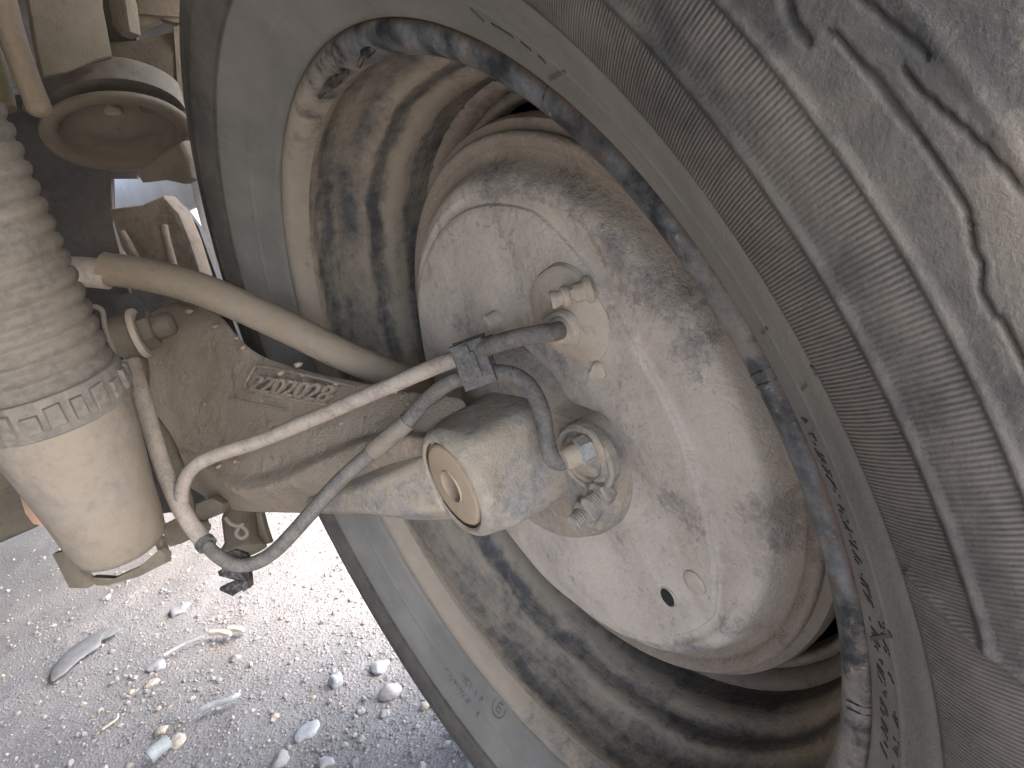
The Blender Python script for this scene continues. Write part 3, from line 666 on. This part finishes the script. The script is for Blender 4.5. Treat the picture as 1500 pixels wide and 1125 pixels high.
# ------------------------------------------------------------------ hoses, clip, cable
def hose(name, pts, r, mat, label, cat, seg=16):
    P = spline([at(*p) for p in pts], 8); w = MB(); w.add(*tube(P, r, seg)); o = w.build(name, mat, None, 180); return tag(o, label, cat), P
ha_pts = [(820, 484, .350), (806, 487, .346), (784, 490, .345), (742, 499, .355), (697, 515, .373), (640, 536, .39), (560, 570, .408), (460, 613, .428), (380, 646, .443), (318, 666, .453), (284, 684, .459), (268, 710, .464), (266, 738, .469), (271, 762, .478), (285, 772, .50), (300, 772, .54)]
t1 = thing('brake_hose', at(560, 568, .41), 'dusty tan brake hose running from the upper plate fitting through the clip to the left', 'brake hose')
P = spline([at(*p) for p in ha_pts], 8); w = MB(); w.add(*tube(P[:33], .0043, 16)); w.build('hose_end', M_HOSEB, t1, 180)
w = MB(); w.add(*tube(P[32:], .0043, 16)); w.build('hose_run', M_HOSE, t1, 180)
hb_pts = [(842, 666, .358), (834, 671, .360), (819, 677, .361), (807, 668, .361), (800, 640, .362), (794, 605, .363), (781, 574, .366), (762, 554, .370), (736, 546, .374), (697, 550, .381), (660, 560, .390), (622, 588, .400), (592, 622, .405), (545, 662, .410), (494, 708, .420), (444, 764, .430), (404, 806, .440), (372, 825, .446), (342, 827, .450), (316, 812, .455), (296, 790, .461), (272, 757, .466), (252, 718, .471), (234, 670, .478), (218, 615, .486), (205, 570, .495), (195, 530, .510)]
t2 = thing('brake_hose', at(590, 622, .405), 'black looping brake hose from the blue marked fitting, hanging low under the arm', 'brake hose')
P = spline([at(*p) for p in hb_pts], 8)
w = MB(); w.add(*tube(P[:97], .0041, 16)); w.build('hose_end', M_HOSEB, t2, 180)
w = MB(); w.add(*tube(P[95:105], .0050, 16)); w.build('sleeve', M_SHOCK, t2, 60)
w = MB(); w.add(*tube(P[104:158], .0042, 16)); w.build('hose_loop', M_HOSEB, t2, 180)
w = MB(); w.add(*tube(P[157:160], .0062, 16)); w.build('sleeve', M_CLIP, t2, 60)
w = MB(); w.add(*tube(P[158:], .0054, 16)); w.build('hose_tail', M_HOSE, t2, 180)
fa = P[0]; fd = unit(px(886, 645, -.034) - P[0])
w = MB(); w.add(*lathe([(.0048, -.006), (.0055, -.004), (.0055, .0015)], fa, fd, 20)); w.build('ferrule', M_BRASS, t2)
w = MB(); w.add(*hexa(fa + fd * .0015, fd, .0070, .0075)); w.build('hex_fitting', M_BLUE, t2)
w = MB(); w.add(*lathe([(.0080, .0088), (.0092, .0094), (.0092, .0108), (.0078, .0115), (.0060, .0122)], fa, fd, 24)); w.build('collar', M_BRASS, t2)
# plastic clip clamping both hoses
ck = thing('hose_clip', at(695, 532, .374), 'small black plastic clip holding two hoses side by side', 'hose clip')
ex = unit(at(708, 489, .372) - at(664, 505, .374)); ey0 = at(664, 505, .374) - at(681, 571, .378); ey = unit(ey0 - ex * (ex @ ey0)); ez = np.cross(ex, ey); ez = ez if ez @ CB > 0 else -ez
c = at(695, 531, .374)
w = MB(); w.add(*box3(c + ez * .004, ex, ey, ez, .0165, .0228, .004, .0010)); w.build('front_plate', M_CLIP, ck)
w = MB(); w.add(*box3(c - ez * .0075, ex, ey, ez, .0165, .0228, .003, .0006)); w.build('back_plate', M_CLIP, ck)
w = MB(); w.add(*box3(c + ey * .0100 - ez * .0018, ex, ey, ez, .0150, .0016, .0085)); w.build('bridge', M_CLIP, ck)
w = MB(); w.add(*box3(c - ey * .0100 - ez * .0018, ex, ey, ez, .0150, .0016, .0085)); w.build('bridge', M_CLIP, ck)
w = MB(); w.add(*box3(c + ez * .0068 + ex * .001, ex, ey, ez, .0034, .0130, .0018, .0006)); w.build('latch', M_CLIP, ck)
w = MB(); w.add(*box3(c + ey * .0075 + ez * .0070 - ex * .0005, ex, ey, ez, .0030, .0060, .0024, .0006)); w.build('latch_tab', M_CLIP, ck)
w = MB(); w.add(*box3(c + ey * .0060 + ez * .0040 + ex * .0100, ex, ey, ez, .0060, .0085, .0060, .0012)); w.build('side_wing', M_CLIP, ck)
# hanging bracket that carries the bottom of the loop
hk = thing('hose_bracket', at(345, 840, .452), 'small black bent bracket hanging at the bottom of the hose loop', 'bracket')
def plate_px(pts, t, th, name, mat, parent, bev=.0006, n=0):
    P = [at(*(p if len(p) == 3 else (*p, t))) for p in pts]
    if n: P = blob_outline(P, n)
    nz = unit(np.cross(P[len(P) // 3] - P[0], P[2 * len(P) // 3] - P[0])); nz = nz if nz @ CB > 0 else -nz
    w = MB(); w.add(*prism([p - nz * th for p in P], nz * th, bev)); return w.build(name, mat, parent)
plate_px([(326, 812), (343, 805), (362, 812), (367, 826), (364, 848), (352, 846), (334, 832)], .458, .004, 'upper_plate', M_BLACK, hk, .001)
plate_px([(318, 838), (326, 832), (346, 836), (356, 842), (362, 852), (342, 850), (320, 844)], .448, .006, 'jaw', M_BLACK, hk, .001)
plate_px([(320, 862), (346, 850), (362, 852), (365, 862), (352, 866), (340, 874), (322, 866)], .448, .006, 'jaw', M_BLACK, hk, .001)
plate_px([(352, 838), (364, 832), (367, 860), (356, 868), (350, 856)], .453, .006, 'hinge', M_BLACK, hk, .001)
# handbrake cable sheath
cb = thing('brake_cable', at(300, 428, .505), 'thick dusty handbrake cable sheath arching over the arm', 'cable')
P = spline([at(*p) for p in ((40, 396, .52), (90, 397, .515), (130, 399, .51), (160, 402, .51))], 6); w = MB(); w.add(*tube(P, .0100, 18)); w.build('cable_core', M_HOSE, cb, 60)
P = spline([at(*p) for p in ((154, 394, .51), (200, 400, .508), (255, 412, .505), (310, 430, .503), (370, 456, .502), (430, 484, .502), (490, 514, .503), (545, 538, .507), (600, 558, .52), (640, 572, .545))], 6)
w = MB(); w.add(*tube(P, [.0112] + [.0109] * 20 + list(np.linspace(.0108, .0098, len(P) - 21)), 20)); w.build('sheath', M_CABLE, cb, 60)

# ------------------------------------------------------------------ shock absorber
sx = HUB + np.array([.168, -.138, .0]) + CR * .0028
shock = thing('shock_absorber', sx, 'upright dusty shock absorber with ribbed rubber boot at the left edge', 'shock absorber')
axd = unit([-.022, .152, .985])
def sh(h): return sx + axd * h
w = MB(); w.add(*lathe([(.006, .0068), (.0185, .0070), (.0232, .0083), (.0252, .012), (.0268, .022), (.0288, .040), (.0318, .060), (.0348, .080), (.0362, .0935), (.0362, .098), (.03, .100)], sx, axd, 56)); w.build('body', M_SHOCK, shock, 60)
prof = [(.032, .110)]
z = .112
while z < .30:
    k = 1.0
    prof += [(.0337, z), (.0350, z + .0012), (.0358, z + .0038), (.0353, z + .0062), (.0337, z + .0074)]; z += .0088
w = MB(); w.add(*lathe(prof, sx, axd, 56)); w.build('boot', M_BOOT, shock, 60)
w = MB(); w.add(*lathe([(.0362, .0935), (.0385, .0945), (.0388, .099), (.0378, .1005), (.0378, .1105), (.0368, .1130), (.0335, .1140)], sx, axd, 56)); ring = w.build('collar_ring', M_BOOT, shock, 40)
a1 = unit(np.cross(axd, [0, 0.2, 1])); a2 = np.cross(axd, a1)
for k in range(22):
    wv = 2 * math.pi * k / 22; e = math.cos(wv) * a1 + math.sin(wv) * a2; tt = np.cross(axd, e)
    hj = random.uniform(.0085, .0132); w = MB(); w.add(*box3(sh(.0985 + hj / 2) + e * (.0383 + random.uniform(-.0006, .0006)), unit(tt + axd * random.uniform(-.12, .12)), axd, e, random.uniform(.0058, .0082), hj, .0034, .0012)); w.build('lug', M_BOOT, ring)
# orange clamp band peeking out on the left of the body
plate_px([(30, 714, .436), (34, 724, .432), (50, 744, .424), (74, 748, .412), (74, 762, .412), (64, 771, .416), (48, 768, .424), (36, 752, .432), (29, 728, .436)], .44, .003, 'clamp_band', M_ORANGE, shock, .0008)
# clevis under the body
plate_px([(76, 812, .45), (96, 806, .448), (118, 838, .445), (138, 856, .445), (128, 862, .447), (101, 862, .45)], .45, .004, 'mount_bracket', M_FRAME, shock)
plate_px([(132, 846, .446), (166, 848, .44), (205, 830, .436), (232, 806, .436), (242, 812, .438), (240, 826, .438), (200, 846, .44), (158, 858, .445), (140, 858, .446)], .44, .006, 'mount_bracket', M_FRAME, shock)
plate_px([(226, 796, .447), (236, 786, .447), (242, 812, .447), (234, 816, .447)], .447, .006, 'mount_tab', M_FRAME, shock)

# ------------------------------------------------------------------ small hardware round the arm's inner end
bk = thing('bracket_bolt', at(200, 500, .53), 'dusty bolt and nut through the tab behind the boot', 'bolt')
bd = unit(at(232, 478, .53) - at(165, 500, .525)); c = at(168, 500, .525)
w = MB(); w.add(*lathe([(.014, 0), (.016, .003), (.015, .012), (.013, .0145)], c, bd, 20)); w.build('bolt_head', M_FRAME, bk)
w = MB(); w.add(*lathe([(.0175, .0150), (.0178, .0165), (.0178, .0178), (.0172, .0190)], c, bd, 24)); w.build('washer', M_BRASS, bk)
w = MB(); w.add(*hexa(c + bd * .0192, bd, .0135, .0085)); w.build('nut', M_FRAME, bk)
w = MB(); w.add(*lathe([(.0082, .027), (.0086, .032), (.0080, .0385), (.0055, .041)], c, bd, 16)); w.build('stud', M_FRAME, bk)
plate_px([(160, 500), (186, 488), (206, 500), (214, 545), (212, 600), (190, 560), (166, 530)], .54, .006, 'tab', M_FRAME, bk, .002)
o = MB(); o.add(*tube(spline([at(u, v, .47) for u, v in ((122, 452), (138, 449), (150, 456), (154, 478), (162, 502), (172, 530))], 6), .0016, 8))
tag(o.build('bent_wire', M_SHOCK, None), 'thin bent wire clip beside the ribbed boot', 'wire clip')
o = MB(); o.add(*tube(spline([at(u, v, tt) for u, v, tt in ((210, 600, .55), (240, 640, .55), (262, 690, .55), (276, 740, .55), (290, 770, .56))], 6), .0048, 10))
tag(o.build('thin_pipe', M_FRAME, None, 180), 'thin dusty pipe between the black hose and the arm', 'pipe')
lp = thing('arm_lug', at(250, 690, .53), 'dusty rounded lug and block at the lower inner end of the arm', 'lug')
plate_px([(236, 770), (262, 756), (288, 762), (292, 782), (262, 798), (246, 802), (238, 790)], .55, .02, 'block', M_FRAME, lp, .003)
plate_px([(284, 738), (310, 728), (328, 738), (326, 752), (296, 764), (284, 756)], .545, .015, 'block', M_FRAME, lp, .003)
jt = thing('ball_joint', at(350, 768, .56), 'small dusty ball joint with a wire ring under the arm', 'ball joint')
w = MB(); w.add(*lathe([(.004, 0), (.010, .002), (.0125, .008), (.0125, .026), (.0165, .031), (.0170, .034), (.013, .036), (.006, .038)], at(348, 742, .585), unit(at(356, 802, .575) - at(348, 742, .585)), 24)); w.build('joint_body', M_FRAME, jt, 50)
P = spline([at(u, v, .548) for u, v in ((330, 758), (340, 768), (356, 772), (362, 782), (354, 788), (346, 782), (350, 772), (356, 766))], 6); w = MB(); w.add(*tube(P, .0016, 7)); w.build('wire_ring', M_SHOCK, jt, 180)
plate_px([(366, 742), (382, 748), (388, 772), (396, 796), (388, 798), (372, 788), (368, 764)], .585, .008, 'side_plate', M_FRAME, jt, .001)

# ------------------------------------------------------------------ chassis above
ch = thing('chassis_frame', at(170, 60, .6), 'dusty steel chassis frame with folded plates in the upper left corner', 'chassis')
plate_px([(130, -60, .66), (200, -60, .66), (200, 80, .66), (130, 80, .66)], .66, .005, 'dark_backdrop', M_DARK, ch, .001)  # added dark sheet, stands for the shade between the frame plates
plate_px([(36, -40, .50), (150, -40, .535), (152, 10, .535), (160, 50, .54), (166, 84, .545), (140, 90, .538), (100, 106, .52), (64, 112, .51), (54, 70, .505)], .52, .006, 'cover_plate', M_FRAME, ch, .002)
plate_px([(40, 95, .60), (165, 60, .60), (200, 58, .60), (252, 46, .60), (262, 62, .60), (268, 132, .61), (264, 160, .61), (246, 150, .60), (240, 118, .60), (170, 104, .60), (80, 150, .60), (30, 160, .60)], .60, .006, 'web_plate', M_FRAME, ch, .002)
plate_px([(182, -40, .585), (276, -40, .60), (277, 26, .60), (262, 36, .60), (236, 30, .598), (214, 38, .594), (196, 46, .59), (186, 20, .587)], .59, .008, 'top_flange', M_FRAME, ch, .002)
plate_px([(150, -40, .55), (170, -40, .548), (184, 0, .55), (190, 46, .556), (176, 52, .556), (164, 40, .555)], .552, .012, 'stiffener', M_FRAME, ch, .002)
plate_px([(254, 40, .595), (264, 36, .597), (272, 130, .61), (280, 210, .62), (272, 214, .62), (262, 160, .61)], .6, .004, 'edge_flange', M_FRAME, ch, .001)
plate_px([(196, 252, .61), (232, 226, .60), (266, 206, .60), (280, 232, .61), (284, 262, .61), (268, 270, .61), (240, 264, .61), (206, 268, .61)], .61, .014, 'lower_tab', M_FRAME, ch, .004)
plate_px([(-60, 150, .66), (160, 120, .68), (240, 150, .68), (200, 262, .68), (162, 262, .68), (166, 330, .70), (190, 430, .70), (-60, 420, .66)], .68, .006, 'dark_backdrop', M_DARK, ch, .001)  # added dark sheet, stands for the shade behind the bump stop
plate_px([(-80, 400, .70), (150, 404, .71), (240, 416, .715), (318, 420, .72), (350, 500, .72), (330, 640, .71), (296, 742, .70), (240, 752, .69), (120, 760, .69), (60, 720, .69), (-80, 700, .69)], .7, .006, 'dark_backdrop', M_DARK, ch, .001)  # added dark sheet, stands for the shade behind boot and hoses
plate_px([(158, 306, .66), (205, 300, .655), (238, 286, .655), (262, 312, .655), (278, 350, .66), (300, 420, .67), (240, 430, .67), (200, 400, .665), (176, 364, .66)], .66, .02, 'torn_bracket', M_BROWN, ch, .004)
for pts in ([(178, 340), (196, 372), (206, 400)], [(240, 330), (244, 352), (256, 396)]):
    w = MB(); w.add(*tube(spline([at(u, v, .650) for u, v in pts], 5), .0034, 8)); w.build('fold', M_BROWN, ch, 180)
plate_px([(268, 300, .70), (290, 330, .70), (330, 440, .70), (352, 500, .70), (300, 440, .70)], .70, .01, 'frame_gusset', M_DARK, ch, .001)
# long pale strip added for the bright background in the gap beside the tyre
plate_px([(252, 110, .78), (292, 130, .78), (306, 210, .79), (324, 300, .80), (346, 385, .82), (370, 460, .84), (386, 520, .86), (360, 520, .86), (338, 462, .84), (310, 386, .82), (286, 300, .80), (268, 215, .79)], .8, .006, 'bright_gap_strip', M_WHITE, ch, .001)
plate_px([(292, 250, .785), (298, 250, .785), (312, 310, .79), (318, 336, .795), (310, 330, .795)], .79, .004, 'strip_seal', M_BLACK, ch, .0006)
# bump stop
bp = thing('bump_stop', at(175, 200, .6), 'round dusty rubber bump stop with a dished underside below the frame', 'bump stop')
bc = at(175, 196, .60); bd_ = unit(ray(175, 196)); bu_ = CU * .98 - CR * .16; bu_ = unit(bu_ - bd_ * (bu_ @ bd_)); bax = unit(.52 * bd_ + .854 * bu_)
w = MB(); w.add(*lathe([(.047, .0125), (.0515, .0135), (.0525, .030), (.048, .034)], bc, bax, 48)); w.build('rubber_body', M_RUBBER, bp, 40)
w = MB(); w.add(*lathe([(.001, .0040), (.015, .0042), (.021, .0085), (.037, .0095), (.0400, .0075), (.0412, .0020), (.0432, -.0022), (.0485, -.0040), (.0535, -.0025), (.0545, .0005), (.0530, .0022)], bc, bax, 56, True)); w.build('dished_cup', M_FRAME, bp, 180)
for u, v in ((165, 161), (218, 158), (194, 180)):
    q = at(u, v, .6); d = ray(u, v); t = ((bc + bax * .0075 - (CAMP + HUB)) @ bax) / (d @ bax); p = CAMP + HUB + d * t
    w = MB(); w.add(*lathe([(.0062, -.003), (.0060, .0016), (.003, .0026)], p, -bax, 12)); w.build('rivet', M_DRUM if u == 165 else M_RUBBER, bp)
# strap and tube at the far left
w = MB(); V, F = tube(spline([at(*p) for p in ((-20, -60, .42), (2, -10, .425), (18, 50, .43), (38, 110, .435), (54, 150, .44), (60, 168, .44))], 6), [.0066] * 26 + [.0068, .0066, .0060, .0050, .0035], 14); w.add(V, F)
tag(w.build('hanging_strap', M_CABLE, None, 180), 'pale dusty strap end hanging in the upper left corner', 'strap')
w = MB(); w.add(*tube(spline([at(*p) for p in ((-40, 20, .46), (-14, 80, .465), (0, 130, .47), (6, 160, .47))], 6), .0068, 14)); tag(w.build('olive_pipe', M_OLIVE, None, 180), 'olive yellow pipe at the left edge behind the pale strap', 'pipe')
# crossmember lower left
xm = thing('crossmember', at(10, 730, .6), 'grey dusty crossmember behind the shock absorber at the lower left', 'crossmember')
plate_px([(-160, 640, .55), (-20, 668, .58), (30, 700, .60), (40, 740, .60), (60, 768, .60), (0, 794, .60), (-160, 850, .56)], .6, .012, 'side_face', M_RUBBER, xm, .002)
plate_px([(-160, 600, .545), (-20, 660, .575), (30, 704, .59), (10, 718, .59), (-160, 770, .55)], .58, .014, 'upper_flange', M_FRAME, xm, .002)

# ------------------------------------------------------------------ body above and round the wheel (mostly unseen; added and sized to block light)
body = thing('vehicle_underbody', HUB + np.array([.4, -.8, .5]), 'dark dusty vehicle underside above the wheel with unseen panels added to block light', 'vehicle body')
def slab(name, lo, hi, mat, parent):
    lo = np.array(lo); hi = np.array(hi); c = (lo + hi) / 2 + HUB; s_ = hi - lo
    w = MB(); w.add(*box3(c, (1, 0, 0), (0, 1, 0), (0, 0, 1), *s_)); return w.build(name, mat, parent)
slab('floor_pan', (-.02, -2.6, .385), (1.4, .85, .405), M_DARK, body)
slab('arch_shade_roof', (-.24, -.55, .405), (-.021, .85, .425), M_DARK, body)
slab('arch_shade_roof', (-.165, -2.59, .386), (-.021, -.575, .404), M_DARK, body)  # unseen strip added to cut sky light on the side panel
slab('side_panel', (-.262, -2.6, .22), (-.242, -.572, .62), M_WHITE, body)
slab('side_panel', (-.262, -.571, .40), (-.242, .85, .62), M_WHITE, body)
slab('side_panel', (1.401, -2.6, -.20), (1.42, .85, .62), M_WHITE, body)  # unseen far side, added to cut light reaching the ground
slab('front_light_block', (-.24, -2.64, -.22), (1.40, -2.601, .60), M_DARK, body)  # unseen wall added to shut out light from the front

# ------------------------------------------------------------------ stones and litter on the ground
def stone_mesh(r, sub=2, flat=.65, jag=.24):
    bmx = bmesh.new(); bmesh.ops.create_icosphere(bmx, subdivisions=sub, radius=1.0); off = Vector((random.random() * 50, random.random() * 50, random.random() * 50))
    for q in bmx.verts: q.co *= 1 + jag * mnoise.noise(q.co * 1.1 + off) * 2 + jag * .7 * mnoise.noise(q.co * 2.6 + off) + jag * .3 * mnoise.noise(q.co * 6 + off)
    me = bpy.data.meshes.new('stone')
    sc = Vector((random.uniform(.85, 1.25), random.uniform(.7, 1.0), flat))
    for q in bmx.verts: q.co = Vector((q.co.x * sc.x, q.co.y * sc.y, q.co.z * sc.z)) * r
    bmx.to_mesh(me); bmx.free(); me.polygons.foreach_set('use_smooth', [True] * len(me.polygons)); return me
def put(me, name, p, mat, rot=0.0, sink=.3, scale=1.0):
    o = bpy.data.objects.new(name, me.copy() if False else me); COL.objects.link(o)
    if not me.materials: me.materials.append(mat)
    h = max(v.co.z for v in me.vertices) * scale
    o.location = (p[0], p[1], ground_h(p[0], p[1]) + h * (1 - 2 * sink)); o.rotation_euler = (0, 0, rot); o.scale = (scale,) * 3
    return o
for u, v, r, mat, lab, fl in [
    (408, 1104, .0125, M_STONE, 'rounded grey stone at the bottom, nearest of the large stones left of the tyre', .75),
    (552, 970, .0145, M_STONEB, 'flat bluish stone lying close to the tyre edge', .5),
    (490, 992, .012, M_STONEB, 'bluish grey stone with a dark shadow left of the flat bluish stone', .8),
    (569, 1004, .0145, M_STONE, 'egg shaped pale stone just below the flat bluish stone', .8),
    (694, 1108, .014, M_STONE, 'flat pale stone touching the tyre at the bottom edge', .5),
    (619, 1024, .008, M_STONET, 'upright tan stone beside the tyre', .9),
    (559, 1036, .0075, M_STONE, 'small white pebble below the egg shaped stone', .7),
    (524, 1032, .006, M_STONE, 'round little pebble beside a smaller white one', .9),
    (516, 1038, .0042, M_STONE, 'tiny white round pebble beside a rounder one', .9),
    (446, 1062, .014, M_STONEB, 'long bluish stone half sunk in the dust', .35),
    (226, 968, .017, M_STONEB, 'flat pale blue stone half buried left of the wood chips', .3),
    (258, 884, .019, M_STONEB, 'broad bluish stone half buried in the brighter dust', .35),
    (472, 1108, .011, M_STONE, 'elongated grey stone right of the nearest large stone', .5),
    (152, 868, .010, M_STONE, 'pale stone in front of the shock absorber bracket', .5),
    (216, 993, .010, M_STONET, 'low tan stone left of the middle of the gravel', .5),
    (256, 1080, .012, M_STONET, 'reddish brown stone above the grey plastic cap', .5),
    (234, 1065, .009, M_STONET, 'small tan stone above the reddish brown one', .6),
    (341, 957, .0085, M_STONE, 'round pale pebble right of the wood chips', .7)]:
    p = on_ground(u, v, .004); tag(put(stone_mesh(r * .86, 3, fl), 'stone', p, mat, random.random() * 6, .42), lab, 'stone', 'larger stones on the ground')
protos = [(stone_mesh(1.0, 2, random.uniform(.45, .8), .2)) for _ in range(8)]
for i, me in enumerate(protos): me.materials.append((M_STONE, M_STONEB, M_STONE, M_STONET)[i % 4])
cnt = 0
TONE = {0: ('small grey pebble lying loose in the dust', 'small grey pebbles on the dust'), 1: ('small bluish pebble lying loose in the dust', 'small bluish pebbles on the dust'), 3: ('small tan pebble lying loose in the dust', 'small tan pebbles on the dust')}
while cnt < 64:
    u = random.uniform(0, 720); v = random.uniform(800, 1180)
    p = on_ground(u, v)
    if p[1] > -.02 and p[0] < .05: continue
    i = random.randrange(8); lab, grp = TONE[0 if i % 4 == 2 else i % 4]
    o = put(protos[i], 'pebble', p, M_STONE, random.random() * 6, .32, random.choice((.0024, .003, .0034, .004, .0048)))
    tag(o, lab, 'pebble', grp); cnt += 1
# plastic cap, stick, wood chips, twig, half buried curved scrap
p0 = on_ground(217, 1110, .0085); p1 = on_ground(243, 1088, .0085); dx = unit(p1 - p0)
w = MB(); w.add(*lathe([(.0050, .002), (.0056, 0), (.0078, .0), (.0082, .001), (.0082, .004), (.0078, .005), (.0078, .024), (.0070, .0248), (.004, .0248)], p0, dx, 28)); w.add(*lathe([(.0050, .018), (.0050, 0.0)], p0, dx, 20, True))
tag(w.build('plastic_cap', M_GREYP, None, 40), 'short hollow grey plastic tube cap lying on its side at the bottom left', 'plastic cap')
w = MB(); w.add(*tube(spline([on_ground(u, v, .008) for u, v in ((292, 1040), (312, 1032), (335, 1025), (352, 1016))], 4), [.0018] + [.0034] * 11 + [.0018], 8)); tag(w.build('stick', M_STONEB, None, 60), 'short grey stick lying in the gravel', 'stick')
for pts, lab in (([(305, 927), (322, 926), (338, 929)], 'tan wood chip left of the paler chip'), ([(333, 922), (345, 921), (357, 923)], 'pale cream wood chip on the dust')):
    w = MB(); w.add(*tube(spline([on_ground(u, v, .005) for u, v in pts], 4), [.002] + [.0046] * 7 + [.0024], 6)); tag(w.build('wood_chip', M_WOOD, None, 40), lab, 'wood chip', 'wood chips on the dust')
w = MB(); w.add(*tube(spline([on_ground(u, v, .004) for u, v in ((150, 1068), (162, 1060), (172, 1052), (173, 1046))], 4), .0012, 6)); tag(w.build('twig', M_WOOD, None, 60), 'thin curved dry twig on the darker dust', 'twig')
w = MB(); w.add(*tube(spline([on_ground(u, v, .004) for u, v in ((240, 960), (268, 945), (298, 933))], 4), .0022, 6)); tag(w.build('twig', M_STONEB, None, 60), 'straight grey twig leading up to the wood chips', 'twig')
cp = spline([on_ground(u, v, .0) for u, v in ((76, 996), (86, 974), (106, 953), (132, 935), (158, 922), (174, 922))], 6); w = MB()
V = []; F = []; n = len(cp)
for i, q in enumerate(cp):
    k = math.sin(math.pi * i / (n - 1)) ** .5
    tdir = unit(cp[min(i + 1, n - 1)] - cp[max(i - 1, 0)]); sd_ = np.cross(tdir, [0, 0, 1])
    for a in np.linspace(0, math.pi, 9): V.append(q + sd_ * (math.cos(a) * .028 * k + .014 * k) + np.array([0, 0, 1]) * (math.sin(a) * .0045 * k - .0025))
for i in range(n - 1):
    for k in range(8): F.append((i * 9 + k, i * 9 + k + 1, (i + 1) * 9 + k + 1, (i + 1) * 9 + k))
w.add(V, F); tag(w.build('curved_scrap', M_GLASSY, None, 180), 'curved cloudy grey scrap half buried in the dust at the lower left', 'scrap')
# fine gravel nobody could count
ico = bmesh.new(); bmesh.ops.create_icosphere(ico, subdivisions=1, radius=1.0)
IV = np.array([v.co[:] for v in ico.verts]); IF = np.array([[v.index for v in f.verts] for f in ico.faces]); ico.free()
NG = 26000
xs = rng.normal(.08, .42, NG); ys = -.05 - np.abs(rng.normal(.35, .62, NG)); rad = .0010 + .0008 * rng.pareto(2.8, NG); rad = np.clip(rad, .0008, .0042)
hz = np.array([ground_h(a, b) for a, b in zip(xs, ys)])
jit = 1 + rng.uniform(-.25, .25, (NG, len(IV), 3)); sc = rng.uniform(.6, 1.3, (NG, 1, 3)); ang = rng.uniform(0, 6.28, NG)
P = IV[None] * jit * sc * rad[:, None, None]
ca, sa = np.cos(ang)[:, None], np.sin(ang)[:, None]
P = np.stack([P[..., 0] * ca - P[..., 1] * sa, P[..., 0] * sa + P[..., 1] * ca, P[..., 2] * .75], -1) + np.stack([xs, ys, hz + rad * .25], -1)[:, None, :]
FF = (IF[None] + (np.arange(NG) * len(IV))[:, None, None]).reshape(-1, 3)
me = bpy.data.meshes.new('gravel'); me.from_pydata(P.reshape(-1, 3).tolist(), [], FF.tolist()); me.update()
ca_ = me.color_attributes.new('tone', 'FLOAT_COLOR', 'POINT'); tn = np.repeat(np.concatenate([rng.uniform(0, 1, (NG, 3)), np.ones((NG, 1))], 1), len(IV), 0)
ca_.data.foreach_set('color', tn.astype(np.float32).ravel()); me.materials.append(M_GRAVEL)
go = bpy.data.objects.new('gravel', me); COL.objects.link(go); tag(go, 'fine loose gravel scattered over the dusty ground', 'gravel', kind='stuff')
